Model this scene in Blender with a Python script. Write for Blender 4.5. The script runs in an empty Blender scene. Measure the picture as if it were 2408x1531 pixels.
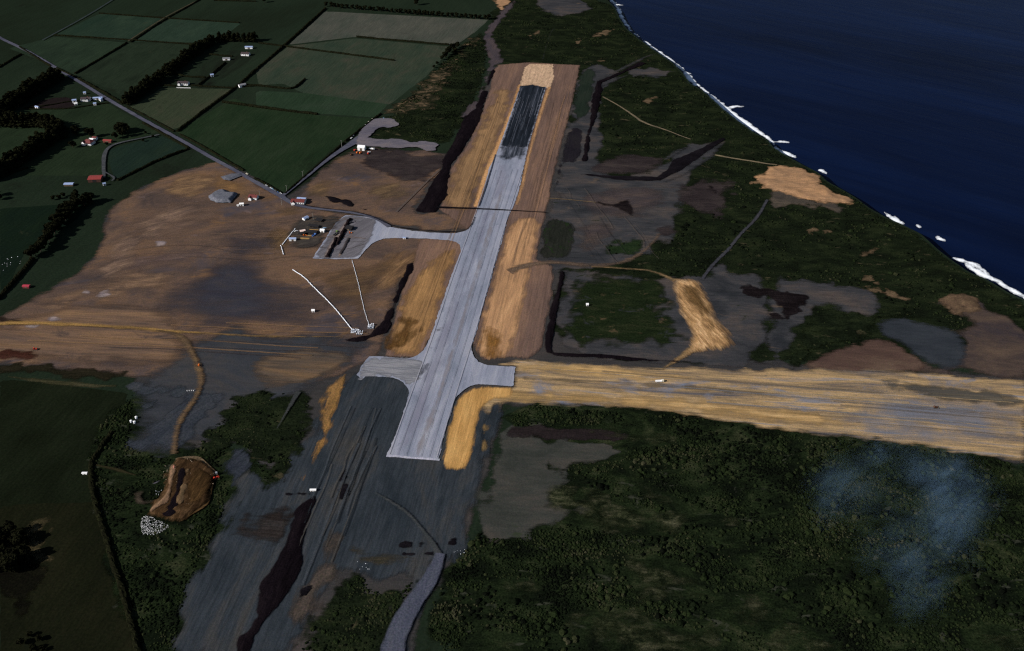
import bpy, bmesh, math, random
import numpy as np
R = math.radians
rng = np.random.default_rng(7); random.seed(7)
scene = bpy.context.scene
COL = scene.collection

# ------------------------------------------------------------------ camera
CAM_H, PITCH, FPX = 576.0, R(34.7), 2292.8        # height m, tilt below horizon, focal length in picture units (2408 wide)
PW, PH = 2408.0, 1531.0
cam = bpy.data.cameras.new('camera'); cam_o = bpy.data.objects.new('camera', cam); COL.objects.link(cam_o)
cam.sensor_width = 36; cam.lens = FPX / PW * 36
cam.clip_start = 1; cam.clip_end = 20000
cam_o.location = (0, 0, CAM_H); cam_o.rotation_euler = (math.pi/2 - PITCH, 0, 0)
scene.camera = cam_o
# ------------------------------------------------------------------ light
SUN_EL, SUN_AZ = R(30), R(-113)                   # azimuth clockwise from +Y: from the left, a little behind the camera
sd_ = (math.sin(SUN_AZ)*math.cos(SUN_EL), math.cos(SUN_AZ)*math.cos(SUN_EL), math.sin(SUN_EL))
world = bpy.data.worlds.new('World'); scene.world = world; world.use_nodes = True
wn = world.node_tree.nodes; wl = world.node_tree.links
sky = wn.new('ShaderNodeTexSky'); sky.sky_type = 'NISHITA'; sky.sun_disc = False
sky.sun_elevation = SUN_EL; sky.sun_rotation = SUN_AZ
wl.new(sky.outputs[0], wn['Background'].inputs[0]); wn['Background'].inputs[1].default_value = 0.05
sun = bpy.data.lights.new('sun', 'SUN'); sun.energy = 5; sun.angle = R(0.5); sun.color = (1, 0.95, 0.87)
sun_o = bpy.data.objects.new('sun', sun); COL.objects.link(sun_o)
from mathutils import Vector
sun_o.rotation_euler = Vector(sd_).to_track_quat('Z', 'Y').to_euler(); sun_o.location = (0, 0, 900)
scene.view_settings.view_transform = 'Standard'; scene.view_settings.look = 'None'
scene.view_settings.exposure = 0.45; scene.view_settings.gamma = 1
scene.cycles.transparent_max_bounces = 32; scene.cycles.use_denoising = False; scene.cycles.filter_width = 1.25
scene.cycles.max_bounces = 3; scene.cycles.diffuse_bounces = 1; scene.cycles.glossy_bounces = 1; scene.cycles.volume_bounces = 1; scene.cycles.volume_step_rate = 2

# ------------------------------------------------------------------ survey: picture position -> point on the ground plane
cp, sp = math.cos(PITCH), math.sin(PITCH)
def U(x, y, z=0.0):
    a, b = (x - PW/2)/FPX, -(y - PH/2)/FPX
    dx, dy, dz = a, cp + b*sp, -sp + b*cp
    t = (CAM_H - z)/(-dz)
    return (dx*t, dy*t)
def W(pts, z=0.0): return np.array([U(x, y, z) for x, y in pts])
def T(c, r, pts): return [(602*c + x/3.0, 510.3*r + y/3.0) for x, y in pts]     # reading grid of the survey

# ------------------------------------------------------------------ numpy noise, distances
def _h(ix, iy, s):
    n = (ix.astype(np.int64)*374761393 + iy.astype(np.int64)*668265263 + s*974634541) & 0x7fffffff
    n = ((n ^ (n >> 13))*1274126177) & 0x7fffffff
    return ((n ^ (n >> 16)) & 0xffff)/65535.0
def vnoise(x, y, s=0):
    ix, iy = np.floor(x), np.floor(y); fx, fy = x-ix, y-iy
    fx = fx*fx*(3-2*fx); fy = fy*fy*(3-2*fy)
    a, b, c, d = _h(ix, iy, s), _h(ix+1, iy, s), _h(ix, iy+1, s), _h(ix+1, iy+1, s)
    return (a*(1-fx)+b*fx)*(1-fy) + (c*(1-fx)+d*fx)*fy
def fbm(x, y, s=0, o=4):
    t = 0; amp = .5; k = 1.0
    for i in range(o):
        t = t + amp*vnoise(x*k, y*k, s+i*17); amp *= .5; k *= 2.03
    return t/(1-.5**o)*2-1
def poly_sd(P, poly):
    d = np.full(len(P), 1e18); ins = np.zeros(len(P), bool)
    n = len(poly); px, py = P[:,0], P[:,1]
    for i in range(n):
        ax, ay = poly[i]; bx, by = poly[(i+1) % n]
        ex, ey = bx-ax, by-ay; L = ex*ex+ey*ey+1e-12
        t = np.clip(((px-ax)*ex+(py-ay)*ey)/L, 0, 1)
        d = np.minimum(d, (px-ax-t*ex)**2+(py-ay-t*ey)**2)
        if ay != by:
            c = ((ay > py) != (by > py)) & (px < ex*(py-ay)/ey+ax); ins ^= c
    return np.where(ins, 1, -1)*np.sqrt(d)
def line_d(P, pts):
    d = np.full(len(P), 1e18)
    for (ax, ay), (bx, by) in zip(pts[:-1], pts[1:]):
        ex, ey = bx-ax, by-ay; L = ex*ex+ey*ey+1e-12
        t = np.clip(((P[:,0]-ax)*ex+(P[:,1]-ay)*ey)/L, 0, 1)
        d = np.minimum(d, (P[:,0]-ax-t*ex)**2+(P[:,1]-ay-t*ey)**2)
    return np.sqrt(d)
def smooth(pts, n=2, closed=False):
    p = np.array(pts, float)
    for _ in range(n):
        if closed:
            q = np.roll(p, -1, 0); p = np.stack([.75*p+.25*q, .25*p+.75*q], 1).reshape(-1, 2)
        else:
            a, b = p[:-1], p[1:]; m = np.stack([.75*a+.25*b, .25*a+.75*b], 1).reshape(-1, 2)
            p = np.vstack([p[:1], m, p[-1:]])
    return p
def resample(p, step):
    s = np.r_[0, np.cumsum(np.hypot(*np.diff(p, axis=0).T))]
    t = np.linspace(0, s[-1], max(2, int(s[-1]/step)+1))
    return np.c_[np.interp(t, s, p[:,0]), np.interp(t, s, p[:,1])]

# ------------------------------------------------------------------ materials
def lin(c): return tuple(((v/255+.055)/1.055)**2.4 if v > 10 else v/255/12.92 for v in c)
KEY = 1.12
def A(c):                                   # surface colour from an 8-bit swatch
    return tuple(min(.85, v/KEY) for v in lin(c)) + (1,)
def newmat(name):
    m = bpy.data.materials.new(name); m.use_nodes = True
    n = m.node_tree.nodes; l = m.node_tree.links
    b = n['Principled BSDF']; b.inputs['Roughness'].default_value = .9
    b.inputs['Specular IOR Level'].default_value = 0
    return m, n, l, b
def noise_node(n, l, vec, sc, det=5, rough=.55, dist=0):
    t = n.new('ShaderNodeTexNoise'); t.inputs['Scale'].default_value = sc; t.inputs['Detail'].default_value = det
    t.inputs['Roughness'].default_value = rough; t.inputs['Distortion'].default_value = dist
    l.new(vec, t.inputs['Vector']); return t
def mapped(n, l, ang, sx, sy, off=0):
    tc = n.new('ShaderNodeTexCoord'); r = n.new('ShaderNodeVectorRotate'); r.rotation_type = 'Z_AXIS'
    r.inputs['Angle'].default_value = -ang; l.new(tc.outputs['Object'], r.inputs['Vector'])
    m = n.new('ShaderNodeMapping'); m.inputs['Scale'].default_value = (1/sx, 1/sy, 1/sy); m.inputs['Location'].default_value = (off, off*.7, 0)
    l.new(r.outputs[0], m.inputs['Vector']); return m.outputs[0]
def ramp(n, l, fac, stops):
    cr = n.new('ShaderNodeValToRGB'); e = cr.color_ramp.elements
    while len(e) < len(stops): e.new(.5)
    for el, (p, c) in zip(e, stops): el.position = p; el.color = c if len(c) == 4 else A(c)
    l.new(fac, cr.inputs[0]); return cr
def mixc(n, l, mode, fac, a, b):
    x = n.new('ShaderNodeMix'); x.data_type = 'RGBA'; x.blend_type = mode
    if isinstance(fac, (int, float)): x.inputs[0].default_value = fac
    else: l.new(fac, x.inputs[0])
    for s, v in ((6, a), (7, b)):
        if isinstance(v, tuple): x.inputs[s].default_value = v
        else: l.new(v, x.inputs[s])
    return x.outputs[2]
OFF = [0.0]
def earth(name, cols, scale=60, stretch=1, ang=0, streak=.35, sscale=3, sstretch=14, fine=.3, fscale=1.6, feather=0, spots=None, lo=.3, hi=.7, bump=.3, rough=.92, amax=1.0):
    """ground cover: broad colour drift + streaks along a working direction + fine grain; feather = metres over which its edge thins out"""
    OFF[0] += 13.7
    m, n, l, b = newmat(name); b.inputs['Roughness'].default_value = rough
    v = mapped(n, l, ang, scale*stretch, scale, OFF[0]); t = noise_node(n, l, v, 1, 7, .66, .5)
    k = len(cols); st = [(lo+(hi-lo)*i/max(1, k-1), c) for i, c in enumerate(cols)]
    col = ramp(n, l, t.outputs[0], st).outputs[0]
    if streak:
        v2 = mapped(n, l, ang, sscale*sstretch, sscale, OFF[0]*2); t2 = noise_node(n, l, v2, 1, 4, .7)
        g = ramp(n, l, t2.outputs[0], [(.3, (1-streak,)*3+(1,)), (.7, (1+streak,)*3+(1,))]).outputs[0]
        col = mixc(n, l, 'MULTIPLY', 1.0, col, g)
    v3 = mapped(n, l, 0, fscale, fscale, OFF[0]*3); t3 = noise_node(n, l, v3, 1, 2, .7)
    g = ramp(n, l, t3.outputs[0], [(.3, (1-fine,)*3+(1,)), (.7, (1+fine,)*3+(1,))]).outputs[0]
    col = mixc(n, l, 'MULTIPLY', 1.0, col, g)
    hue = mixc(n, l, 'MIX', .28, (.5,.5,.5,1), t3.outputs['Color']); col = mixc(n, l, 'OVERLAY', .6, col, hue)
    for (c, sc, th, soft) in (spots or []):
        v4 = mapped(n, l, ang, sc*1.8, sc, OFF[0]*4+sc); t4 = noise_node(n, l, v4, 1, 6, .68, .6)
        mk = ramp(n, l, t4.outputs[0], [(th, (0,0,0,1)), (th+soft, (1,1,1,1))]).outputs[0]
        col = mixc(n, l, 'MIX', mk, col, A(c))
    l.new(col, b.inputs['Base Color'])
    if bump:
        bp = n.new('ShaderNodeBump'); bp.inputs['Strength'].default_value = bump; bp.inputs['Distance'].default_value = .6
        l.new(t3.outputs[0], bp.inputs['Height']); l.new(bp.outputs[0], b.inputs['Normal'])
    if feather >= 3: feather *= 1.7
    if feather:
        at = n.new('ShaderNodeAttribute'); at.attribute_name = 'edge'
        vv = mapped(n, l, ang, max(4, feather*.8)*(3.4 if streak else 1.3), max(2.2, feather*.42), OFF[0]*5); tn = noise_node(n, l, vv, 1, 5, .7)
        # alpha = clamp(edge/feather*1.5 + (noise-.5)*1.6 - .25)
        m1 = n.new('ShaderNodeMath'); m1.operation = 'MULTIPLY_ADD'; l.new(at.outputs['Fac'], m1.inputs[0]); m1.inputs[1].default_value = 1.6/feather; m1.inputs[2].default_value = -.15
        m2 = n.new('ShaderNodeMath'); m2.operation = 'MULTIPLY_ADD'; l.new(tn.outputs[0], m2.inputs[0]); m2.inputs[1].default_value = 2.2; m2.inputs[2].default_value = -1.1
        m3 = n.new('ShaderNodeMath'); m3.operation = 'ADD'; m3.use_clamp = True; l.new(m1.outputs[0], m3.inputs[0]); l.new(m2.outputs[0], m3.inputs[1])
        m4 = n.new('ShaderNodeMath'); m4.operation = 'MULTIPLY'; l.new(m3.outputs[0], m4.inputs[0]); m4.inputs[1].default_value = amax
        l.new(m4.outputs[0], b.inputs['Alpha'])
    return m
def plain(name, c, rough=.6, var=.15, sc=.7, metal=0, spec=.3):
    m, n, l, b = newmat(name); b.inputs['Roughness'].default_value = rough; b.inputs['Specular IOR Level'].default_value = spec
    b.inputs['Metallic'].default_value = metal
    v = mapped(n, l, 0, 1/sc, 1/sc); t = noise_node(n, l, v, 1, 5)
    a = A(c); col = ramp(n, l, t.outputs[0], [(.3, tuple(x*(1-var) for x in a[:3])+(1,)), (.7, tuple(min(.9, x*(1+var)) for x in a[:3])+(1,))])
    l.new(col.outputs[0], b.inputs['Base Color']); return m

# ------------------------------------------------------------------ mesh helpers
def mesh_np(name, V, F, attr=None, smooth_=False):
    """V (n,3); F list of (m,3)/(m,4) int arrays"""
    me = bpy.data.meshes.new(name)
    F = [f for f in F if len(f)]
    me.vertices.add(len(V)); me.vertices.foreach_set('co', np.ascontiguousarray(V, np.float32).ravel())
    nl = sum(f.size for f in F); nf = sum(len(f) for f in F)
    me.loops.add(nl); me.loops.foreach_set('vertex_index', np.concatenate([f.ravel() for f in F]).astype(np.int32))
    tot = np.concatenate([np.full(len(f), f.shape[1], np.int32) for f in F]); st = np.r_[0, np.cumsum(tot)[:-1]].astype(np.int32)
    me.polygons.add(nf); me.polygons.foreach_set('loop_start', st); me.polygons.foreach_set('loop_total', tot)
    me.polygons.foreach_set('use_smooth', np.full(nf, smooth_, bool))
    for k, v in (attr or {}).items():
        if v.ndim == 1:
            a = me.attributes.new(k, 'FLOAT', 'POINT'); a.data.foreach_set('value', v.astype(np.float32))
        else:
            a = me.attributes.new(k, 'FLOAT_COLOR', 'POINT'); a.data.foreach_set('color', np.c_[v, np.ones(len(v))].astype(np.float32).ravel())
    me.update(calc_edges=True); me.validate(); return me
def link(name, me, mat=None, parent=None, **props):
    o = bpy.data.objects.new(name, me); COL.objects.link(o)
    if mat is not None and me is not None and not len(me.materials): me.materials.append(mat)
    if parent is not None: o.parent = parent
    for k, v in props.items(): o[k] = v
    return o
LAND = [None]
def sheet(name, xs, ys, sdf, z, mat, relief=None, smooth_=True, **props):
    """world lattice trimmed to sdf >= 0 (marching triangles); 'edge' = metres in from its border; relief(P, sd) -> height"""
    X, Y = np.meshgrid(xs, ys); P = np.c_[X.ravel(), Y.ravel()]
    sd = sdf(P); nx = len(xs); ny = len(ys)
    i = (np.arange(ny-1)[:,None]*nx + np.arange(nx-1)[None]).ravel()
    q = np.c_[i, i+1, i+nx+1, i+nx]
    pos = sd >= 0; cnt = pos[q].sum(1)
    full = q[cnt == 4]; part = q[(cnt > 0) & (cnt < 4)]
    tri = np.vstack([part[:,[0,1,2]], part[:,[0,2,3]]]) if len(part) else np.zeros((0,3), int)
    c3 = pos[tri].sum(1) if len(tri) else np.zeros(0)
    F4 = [full]; F3 = [tri[c3 == 3]] if len(tri) else []
    newP = []; keys = []
    def rot(t, want):                       # rotate so the odd one out is first
        p = pos[t] == want; k = p.argmax(1); r = np.arange(len(t))
        return np.c_[t[r,k], t[r,(k+1)%3], t[r,(k+2)%3]]
    base = len(P); extra = {'a': [], 'b': []}
    def cut(a, b):
        extra['a'].append(np.minimum(a, b)); extra['b'].append(np.maximum(a, b))
        s = sum(len(x) for x in extra['a']); return np.arange(s-len(a), s) + base
    if len(tri):
        t = rot(tri[c3 == 1], True)
        if len(t): F3.append(np.c_[t[:,0], cut(t[:,0], t[:,1]), cut(t[:,0], t[:,2])])
        t = rot(tri[c3 == 2], False)
        if len(t):
            e1 = cut(t[:,0], t[:,1]); e2 = cut(t[:,0], t[:,2]); F4.append(np.c_[e1, t[:,1], t[:,2], e2])
    if extra['a']:
        a = np.concatenate(extra['a']); b = np.concatenate(extra['b']); k = a.astype(np.int64)*len(P)+b
        uk, inv = np.unique(k, return_inverse=True); ua, ub = uk//len(P), uk % len(P)
        w = (sd[ua]/(sd[ua]-sd[ub]))[:,None]; EP = P[ua]*(1-w)+P[ub]*w
        remap = lambda f: np.where(f >= base, base+inv[np.clip(f-base, 0, len(inv)-1)], f)
        F4 = [remap(f) for f in F4]; F3 = [remap(f) for f in F3]
        P = np.vstack([P, EP]); sd = np.r_[sd, np.zeros(len(EP))]
    if not sum(len(f) for f in F4+F3): return None
    used = np.unique(np.concatenate([f.ravel() for f in F4+F3])); idx = np.full(len(P), -1); idx[used] = np.arange(len(used))
    P, sd = P[used], sd[used]; F = [idx[f] for f in F4+F3]
    zz = np.full(len(P), z) + (relief(P, np.maximum(sd, 0)) if relief else 0)
    me = mesh_np(name, np.c_[P, zz], F, {'edge': sd}, smooth_)
    return link(name, me, mat, **props)
LVL = [0]
REG = []                                            # ground covers in order, to know what lies on top
VEG = set()
def patch(name, poly, mat, cell=4, amp=0, nsc=12, sm=1, relief=None, coast=False, z=None, kind='structure', seed=None, raw=False, **props):
    LVL[0] += 1; zz = .005*LVL[0] if z is None else z
    p = np.array(poly, float) if raw else W(poly)
    if sm: p = smooth(p, sm, True)
    if amp >= 4: amp *= 2.3; nsc *= 1.3
    elif amp >= 2: amp *= 1.6
    s = seed if seed is not None else LVL[0]*5
    lo = p.min(0)-amp*1.2-cell; hi = p.max(0)+amp*1.2+cell
    xs = np.arange(math.floor(lo[0]/cell), math.ceil(hi[0]/cell)+1)*cell; ys = np.arange(math.floor(lo[1]/cell), math.ceil(hi[1]/cell)+1)*cell
    def f(P):
        d = poly_sd(P, p)
        if amp: d = d + amp*1.5*fbm(P[:,0]/nsc, P[:,1]/nsc, s, 6)
        if coast: d = np.minimum(d, poly_sd(P, LAND[0])-1.0)
        return d
    REG.append(('p', p, 0.0, mat.name in VEG))
    if kind: props['kind'] = kind
    return sheet(name, xs, ys, f, zz, mat, relief, **props)
def ribbon(name, pts, width, mat, jitter=.3, sm=2, step=4, z=None, kind='structure', raw=False, **props):
    LVL[0] += 1; zz = .005*LVL[0] if z is None else z
    p = np.array(pts, float) if raw else W(pts)
    p = resample(smooth(p, sm), step); n = len(p)
    d = np.gradient(p, axis=0); d /= np.linalg.norm(d, axis=1)[:,None]+1e-9; nrm = np.c_[-d[:,1], d[:,0]]
    w = np.interp(np.linspace(0, 1, n), np.linspace(0, 1, len(width)), width) if hasattr(width, '__len__') else np.full(n, float(width))
    REG.append(('l', p, float(np.max(w))/2, False))
    j = fbm(p[:,0]/9, p[:,1]/9, LVL[0], 3)*jitter; j2 = fbm(p[:,0]/9+50, p[:,1]/9, LVL[0], 3)*jitter
    V = []; E = []
    for k, u in enumerate((-1, -.5, 0, .5, 1)):
        hw = w/2*(1 + (j if u < 0 else j2)); V.append(np.c_[p+nrm*(u*hw)[:,None], np.full(n, zz)]); E.append((1-abs(u))*w/2)
    i = np.arange(n-1); F = [np.c_[k*n+i, k*n+i+1, (k+1)*n+i+1, (k+1)*n+i] for k in range(4)]
    V = np.vstack(V); F = np.vstack(F)[:, ::-1]
    if kind: props['kind'] = kind
    return link(name, mesh_np(name, V, [F], {'edge': np.concatenate(E)}), mat, **props)

# ------------------------------------------------------------------ the sea, the land, the cliff
SEA_Z = -12.0
COAST = [(1425,-30),(1429,0),(1447,20),(1457,43),(1474,68),(1504,93),(1537,117),(1581,147),(1604,170),(1624,197),(1651,212),(1677,235),(1704,260),(1734,283),(1771,310),(1806,330),(1819,347),(1856,370),(1889,388),(1923,405),(1946,427),(1983,447),(2013,465),(2046,490),(2086,512),(2126,530),(2166,550),(2206,587),(2236,610),(2279,640),(2319,656),(2373,689),(2408,704),(2560,775)]
cw = W(COAST)
CW = np.vstack([[[700, 12000]], [[460, 3400]], cw, [[1500, 420], [3000, -300], [9000, -2500]]])
LAND[0] = np.vstack([CW, [[9000, -9000], [-9000, -9000], [-9000, 12000]]])
ang_r = math.atan2(*(np.array(U(1260,160))-np.array(U(970,1080)))[::-1]); ang_c = math.atan2(*(np.array(U(2380,960))-np.array(U(1150,885)))[::-1])
ang_h = math.atan2(*(np.array(U(602,160))-np.array(U(417,310)))[::-1])

def water():
    m, n, l, b = newmat('sea_water')
    b.inputs['Roughness'].default_value = .3; b.inputs['IOR'].default_value = 1.33; b.inputs['Specular IOR Level'].default_value = .02
    v = mapped(n, l, R(-38), 900, 160, 3); t = noise_node(n, l, v, 1, 5, .6, .5)
    c = ramp(n, l, t.outputs[0], [(.3, (.0015,.0032,.0130,1)), (.7, (.0024,.0072,.031,1))]).outputs[0]
    v2 = mapped(n, l, R(-38), 190, 20, 9); t2 = noise_node(n, l, v2, 1, 4, .6, .3)
    sw = ramp(n, l, t2.outputs[0], [(.35, (.86,.87,.9,1)), (.65, (1.12,1.1,1.08,1))]).outputs[0]; l.new(mixc(n, l, 'MULTIPLY', 1.0, c, sw), b.inputs['Base Color'])
    v3 = mapped(n, l, R(-20), 9, 4, 5); t3 = noise_node(n, l, v3, 1, 5, .65)
    ad = n.new('ShaderNodeMath'); ad.operation = 'MULTIPLY_ADD'; l.new(t3.outputs[0], ad.inputs[0]); ad.inputs[1].default_value = .35; l.new(t2.outputs[0], ad.inputs[2])
    bp = n.new('ShaderNodeBump'); bp.inputs['Strength'].default_value = .3; bp.inputs['Distance'].default_value = 2.0
    l.new(ad.outputs[0], bp.inputs['Height']); l.new(bp.outputs[0], b.inputs['Normal'])
    return m
xs = np.array([-9000, -2000, 0, 300, 600, 1000, 1600, 2600, 5000, 9000.]); ys = np.array([-9000, -2500, 0, 400, 800, 1400, 2000, 3000, 6000, 12000.])
sheet('sea', xs, ys, lambda P: np.full(len(P), 1.0), SEA_Z, water(), kind='structure')

GRASS = earth('pasture_grass', [(23,29,21),(27,36,27),(32,41,31)], 240, 1.6, ang_h, .12, 6, 10, .22, 2.5, spots=[((20,22,18), 120, .60, .12)])
core = np.arange(-1100, 1701, 8.0)
lx = np.r_[-9000, -5000, -3000, -2000, -1500, core, 1900, 2400, 3200, 5000, 9000]
ly = np.r_[-9000, -4000, -2000, -1000, -400, np.arange(-96, 2601, 8.0), 2700, 2900, 3300, 4000, 5500, 8000, 12000]
sheet('ground', lx, ly, lambda P: poly_sd(P, LAND[0]), 0.0, GRASS, kind='structure')

ROCK = earth('cliff_rock', [(26,22,18),(40,34,28),(55,46,36)], 8, 1, 0, 0, fine=.4, fscale=2)
def cliff():
    p = resample(CW[1:-2], 6); n = len(p)
    d = np.gradient(p, axis=0); d /= np.linalg.norm(d, axis=1)[:,None]; nrm = np.c_[-d[:,1], d[:,0]]
    c = np.array([600, 400.]); 
    V = []; rows = 6
    sgn = -1 if poly_sd(np.array([p[n//2]+nrm[n//2]*6]), LAND[0])[0] > 0 else 1
    for k in range(rows):
        f = k/(rows-1); out = sgn*(f*7 + 2.5*f*fbm(p[:,0]/10+k*3, p[:,1]/10, 5, 3))
        V.append(np.c_[p+nrm*out[:,None], np.full(n, -.02 + (SEA_Z-.6)*f) + (0 if k in (0, rows-1) else 1)*fbm(p[:,0]/7, p[:,1]/7+k, 9, 3)])
    i = np.arange(n-1); F = np.vstack([np.c_[k*n+i, k*n+i+1, (k+1)*n+i+1, (k+1)*n+i] for k in range(rows-1)])
    link('coastal_cliff', mesh_np('coastal_cliff', np.vstack(V), [F]), ROCK, kind='structure')
cliff()
FOAM_M, n_, l_, b_ = newmat('sea_foam')
b_.inputs['Base Color'].default_value = (.78,.82,.88,1); b_.inputs['Roughness'].default_value = .8
at = n_.new('ShaderNodeAttribute'); at.attribute_name = 'edge'
t_ = noise_node(n_, l_, mapped(n_, l_, R(-38), 9, 4), 1, 6, .72)
m1 = n_.new('ShaderNodeMath'); m1.operation = 'MULTIPLY_ADD'; l_.new(at.outputs['Fac'], m1.inputs[0]); m1.inputs[1].default_value = .20; m1.inputs[2].default_value = -.66
m2 = n_.new('ShaderNodeMath'); m2.operation = 'MULTIPLY_ADD'; m2.use_clamp = True; l_.new(t_.outputs[0], m2.inputs[0]); m2.inputs[1].default_value = 1.9; l_.new(m1.outputs[0], m2.inputs[2])
l_.new(m2.outputs[0], b_.inputs['Alpha'])
SURF = []
def foam(pts, wpx):
    """surf along the waterline: picture polyline and its width in metres"""
    p = resample(smooth(W([(x+3, y-2.5) for x, y in pts], SEA_Z), 1), 5); w = np.interp(np.linspace(0,1,len(p)), np.linspace(0,1,len(wpx)), wpx)*.8+.8; SURF.append((p, w))
foam([(1432,0),(1440,8),(1450,22),(1460,46),(1478,72)], [9,9,10,7,4])
foam([(1446,13),(1456,15),(1461,15)], [8,6,3])
foam([(1478,72),(1506,96),(1540,120),(1583,150)], [4,5,8,5])
foam([(1583,150),(1600,164),(1612,176),(1626,197),(1648,210)], [5,10,13,12,6])
foam([(1603,171),(1614,174),(1621,176)], [6,5,3])
foam([(1648,210),(1680,238),(1704,258),(1734,281),(1770,308),(1808,330),(1822,348)], [3,10,15,12,16,9,6])
foam([(1706,256),(1724,254),(1746,252)], [8,7,3])
foam([(1822,350),(1840,362),(1870,374)], [7,12,5])
foam([(1815,337),(1835,336),(1850,338)], [7,6,3])
foam([(1930,405),(1945,414)], [8,4])
foam([(2080,505),(2095,515),(2118,527)], [6,14,4])
foam([(2202,561),(2216,567)], [6,5])
foam([(2156,534),(2160,536)], [3,3])
foam([(2238,610),(2262,618),(2300,645),(2340,662),(2375,684),(2430,712)], [3,9,11,8,9,9])
foam([(2240,609),(2275,619),(2300,630),(2322,650)], [3,8,8,3])

def surf_sd(P):
    best = np.full(len(P), -1e9)
    for p, w in SURF:
        box_ = np.where((P[:,0] > p[:,0].min()-40) & (P[:,0] < p[:,0].max()+40) & (P[:,1] > p[:,1].min()-40) & (P[:,1] < p[:,1].max()+40))[0]; Q = P[box_]; v = np.full(len(Q), -1e9)
        for k in range(len(p)-1):
            m = np.where((np.abs(Q[:,0]-p[k,0]) < 30) & (np.abs(Q[:,1]-p[k,1]) < 30))[0]
            if len(m): v[m] = np.maximum(v[m], w[k]/2-line_d(Q[m], p[k:k+2]))
        best[box_] = np.maximum(best[box_], v)
    return best + 4.8*fbm(P[:,0]/8, P[:,1]/8, 3, 5)
allp = np.vstack([p for p, w in SURF]); 
sheet('surf', np.arange(allp[:,0].min()-30, allp[:,0].max()+30, 2.5), np.arange(allp[:,1].min()-30, allp[:,1].max()+30, 2.5), surf_sd, SEA_Z+.25, FOAM_M, lambda P, s: np.minimum(s, 4)*.16*(1+fbm(P[:,0]/4, P[:,1]/4, 3)), kind='stuff', label='white surf breaking along the foot of the coast', category='surf')

# ------------------------------------------------------------------ ground covers, far to near (each lies a few centimetres above the one below)
SCRUB = earth('scrub_floor', [(14,18,12),(20,26,16),(30,36,22)], 20, 1.8, ang_c, .25, 3, 5, .5, 1.6, feather=5, lo=.36, hi=.64, spots=[((58,54,40), 13, .62, .06)])
SCRUB2 = earth('scrub_floor_dense', [(11,15,10),(16,22,13),(25,33,19),(42,46,31)], 24, 1.5, ang_c, .25, 3, 4, .55, 1.6, feather=5, lo=.36, hi=.66, spots=[((50,52,44), 16, .61, .07)])
VEG |= {'scrub_floor', 'scrub_floor_dense', 'rough_green', 'rough_green_b', 'dry_dune_mottle'}
DUNE = earth('dry_dune_grass', [(58,50,38),(84,70,54),(104,86,68)], 10, 2, ang_c, .25, 2, 5, .4, 1.5, feather=5)
BROWN = earth('graded_soil', [(62,54,53),(86,70,61),(104,81,63)], 60, 1.6, R(15), .15, 3, 6, .24, 1.4, feather=6, spots=[((62,60,68), 55, .56, .16), ((112,84,58), 38, .60, .14), ((100,86,86), 26, .62, .1)], lo=.34, hi=.66)
BROWN_R = earth('graded_strip_soil', [(80,66,62),(100,80,71),(120,94,78)], 34, 5, ang_r, .24, 2, 26, .15, 1.4, feather=3)
GREYB = earth('stripped_grey_soil', [(38,40,44),(54,54,57),(72,65,62)], 40, 1.8, ang_c, .24, 3, 9, .2, 1.3, feather=6, lo=.34, hi=.66, spots=[((30,36,24), 22, .63, .06), ((84,72,62), 26, .64, .1)])
GREYF = earth('stripped_grey_soil_near', [(34,40,46),(46,51,57),(62,60,58)], 34, 3, ang_r, .3, 1.8, 16, .18, 1.1, feather=5)
DARK = earth('dark_topsoil', [(12,9,12),(17,13,17),(25,20,23)], 14, 3, ang_r, .35, 1.6, 10, .4, 1.2, feather=2.4)
DARKC = earth('dark_topsoil_cross', [(13,11,14),(18,16,20),(27,24,28)], 14, 3, ang_c, .35, 1.6, 10, .4, 1.2, feather=2.2)
PURPLE = earth('bare_purple_soil', [(36,31,33),(48,42,43),(62,55,53)], 22, 2, ang_c, .25, 3, 7, .25, 1.4, feather=9, amax=.9)
DARKW = earth('dark_soil_wash', [(14,11,12),(22,18,20),(34,29,30)], 9, 3, ang_c, .35, 2, 7, .4, 1.2, feather=4, amax=.92)
SAND = earth('sand', [(118,95,76),(146,114,86),(164,126,92)], 22, 2, ang_c, .25, 2, 6, .22, 1.2, feather=5)
GOLD = earth('golden_clay', [(138,104,60),(170,130,78),(192,152,96)], 18, 6, ang_r, .28, 1.4, 26, .14, 1.0, feather=3)
GRAVEL = earth('road_gravel', [(58,59,72),(72,73,86),(86,86,96)], 20, 3, 0, .1, 2, 4, .2, 1.0, feather=1.4)
PALE = earth('pale_gravel', [(78,76,88),(94,90,98),(106,98,100)], 20, 2, ang_c, .2, 2, 6, .2, 1.2, feather=2)

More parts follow.
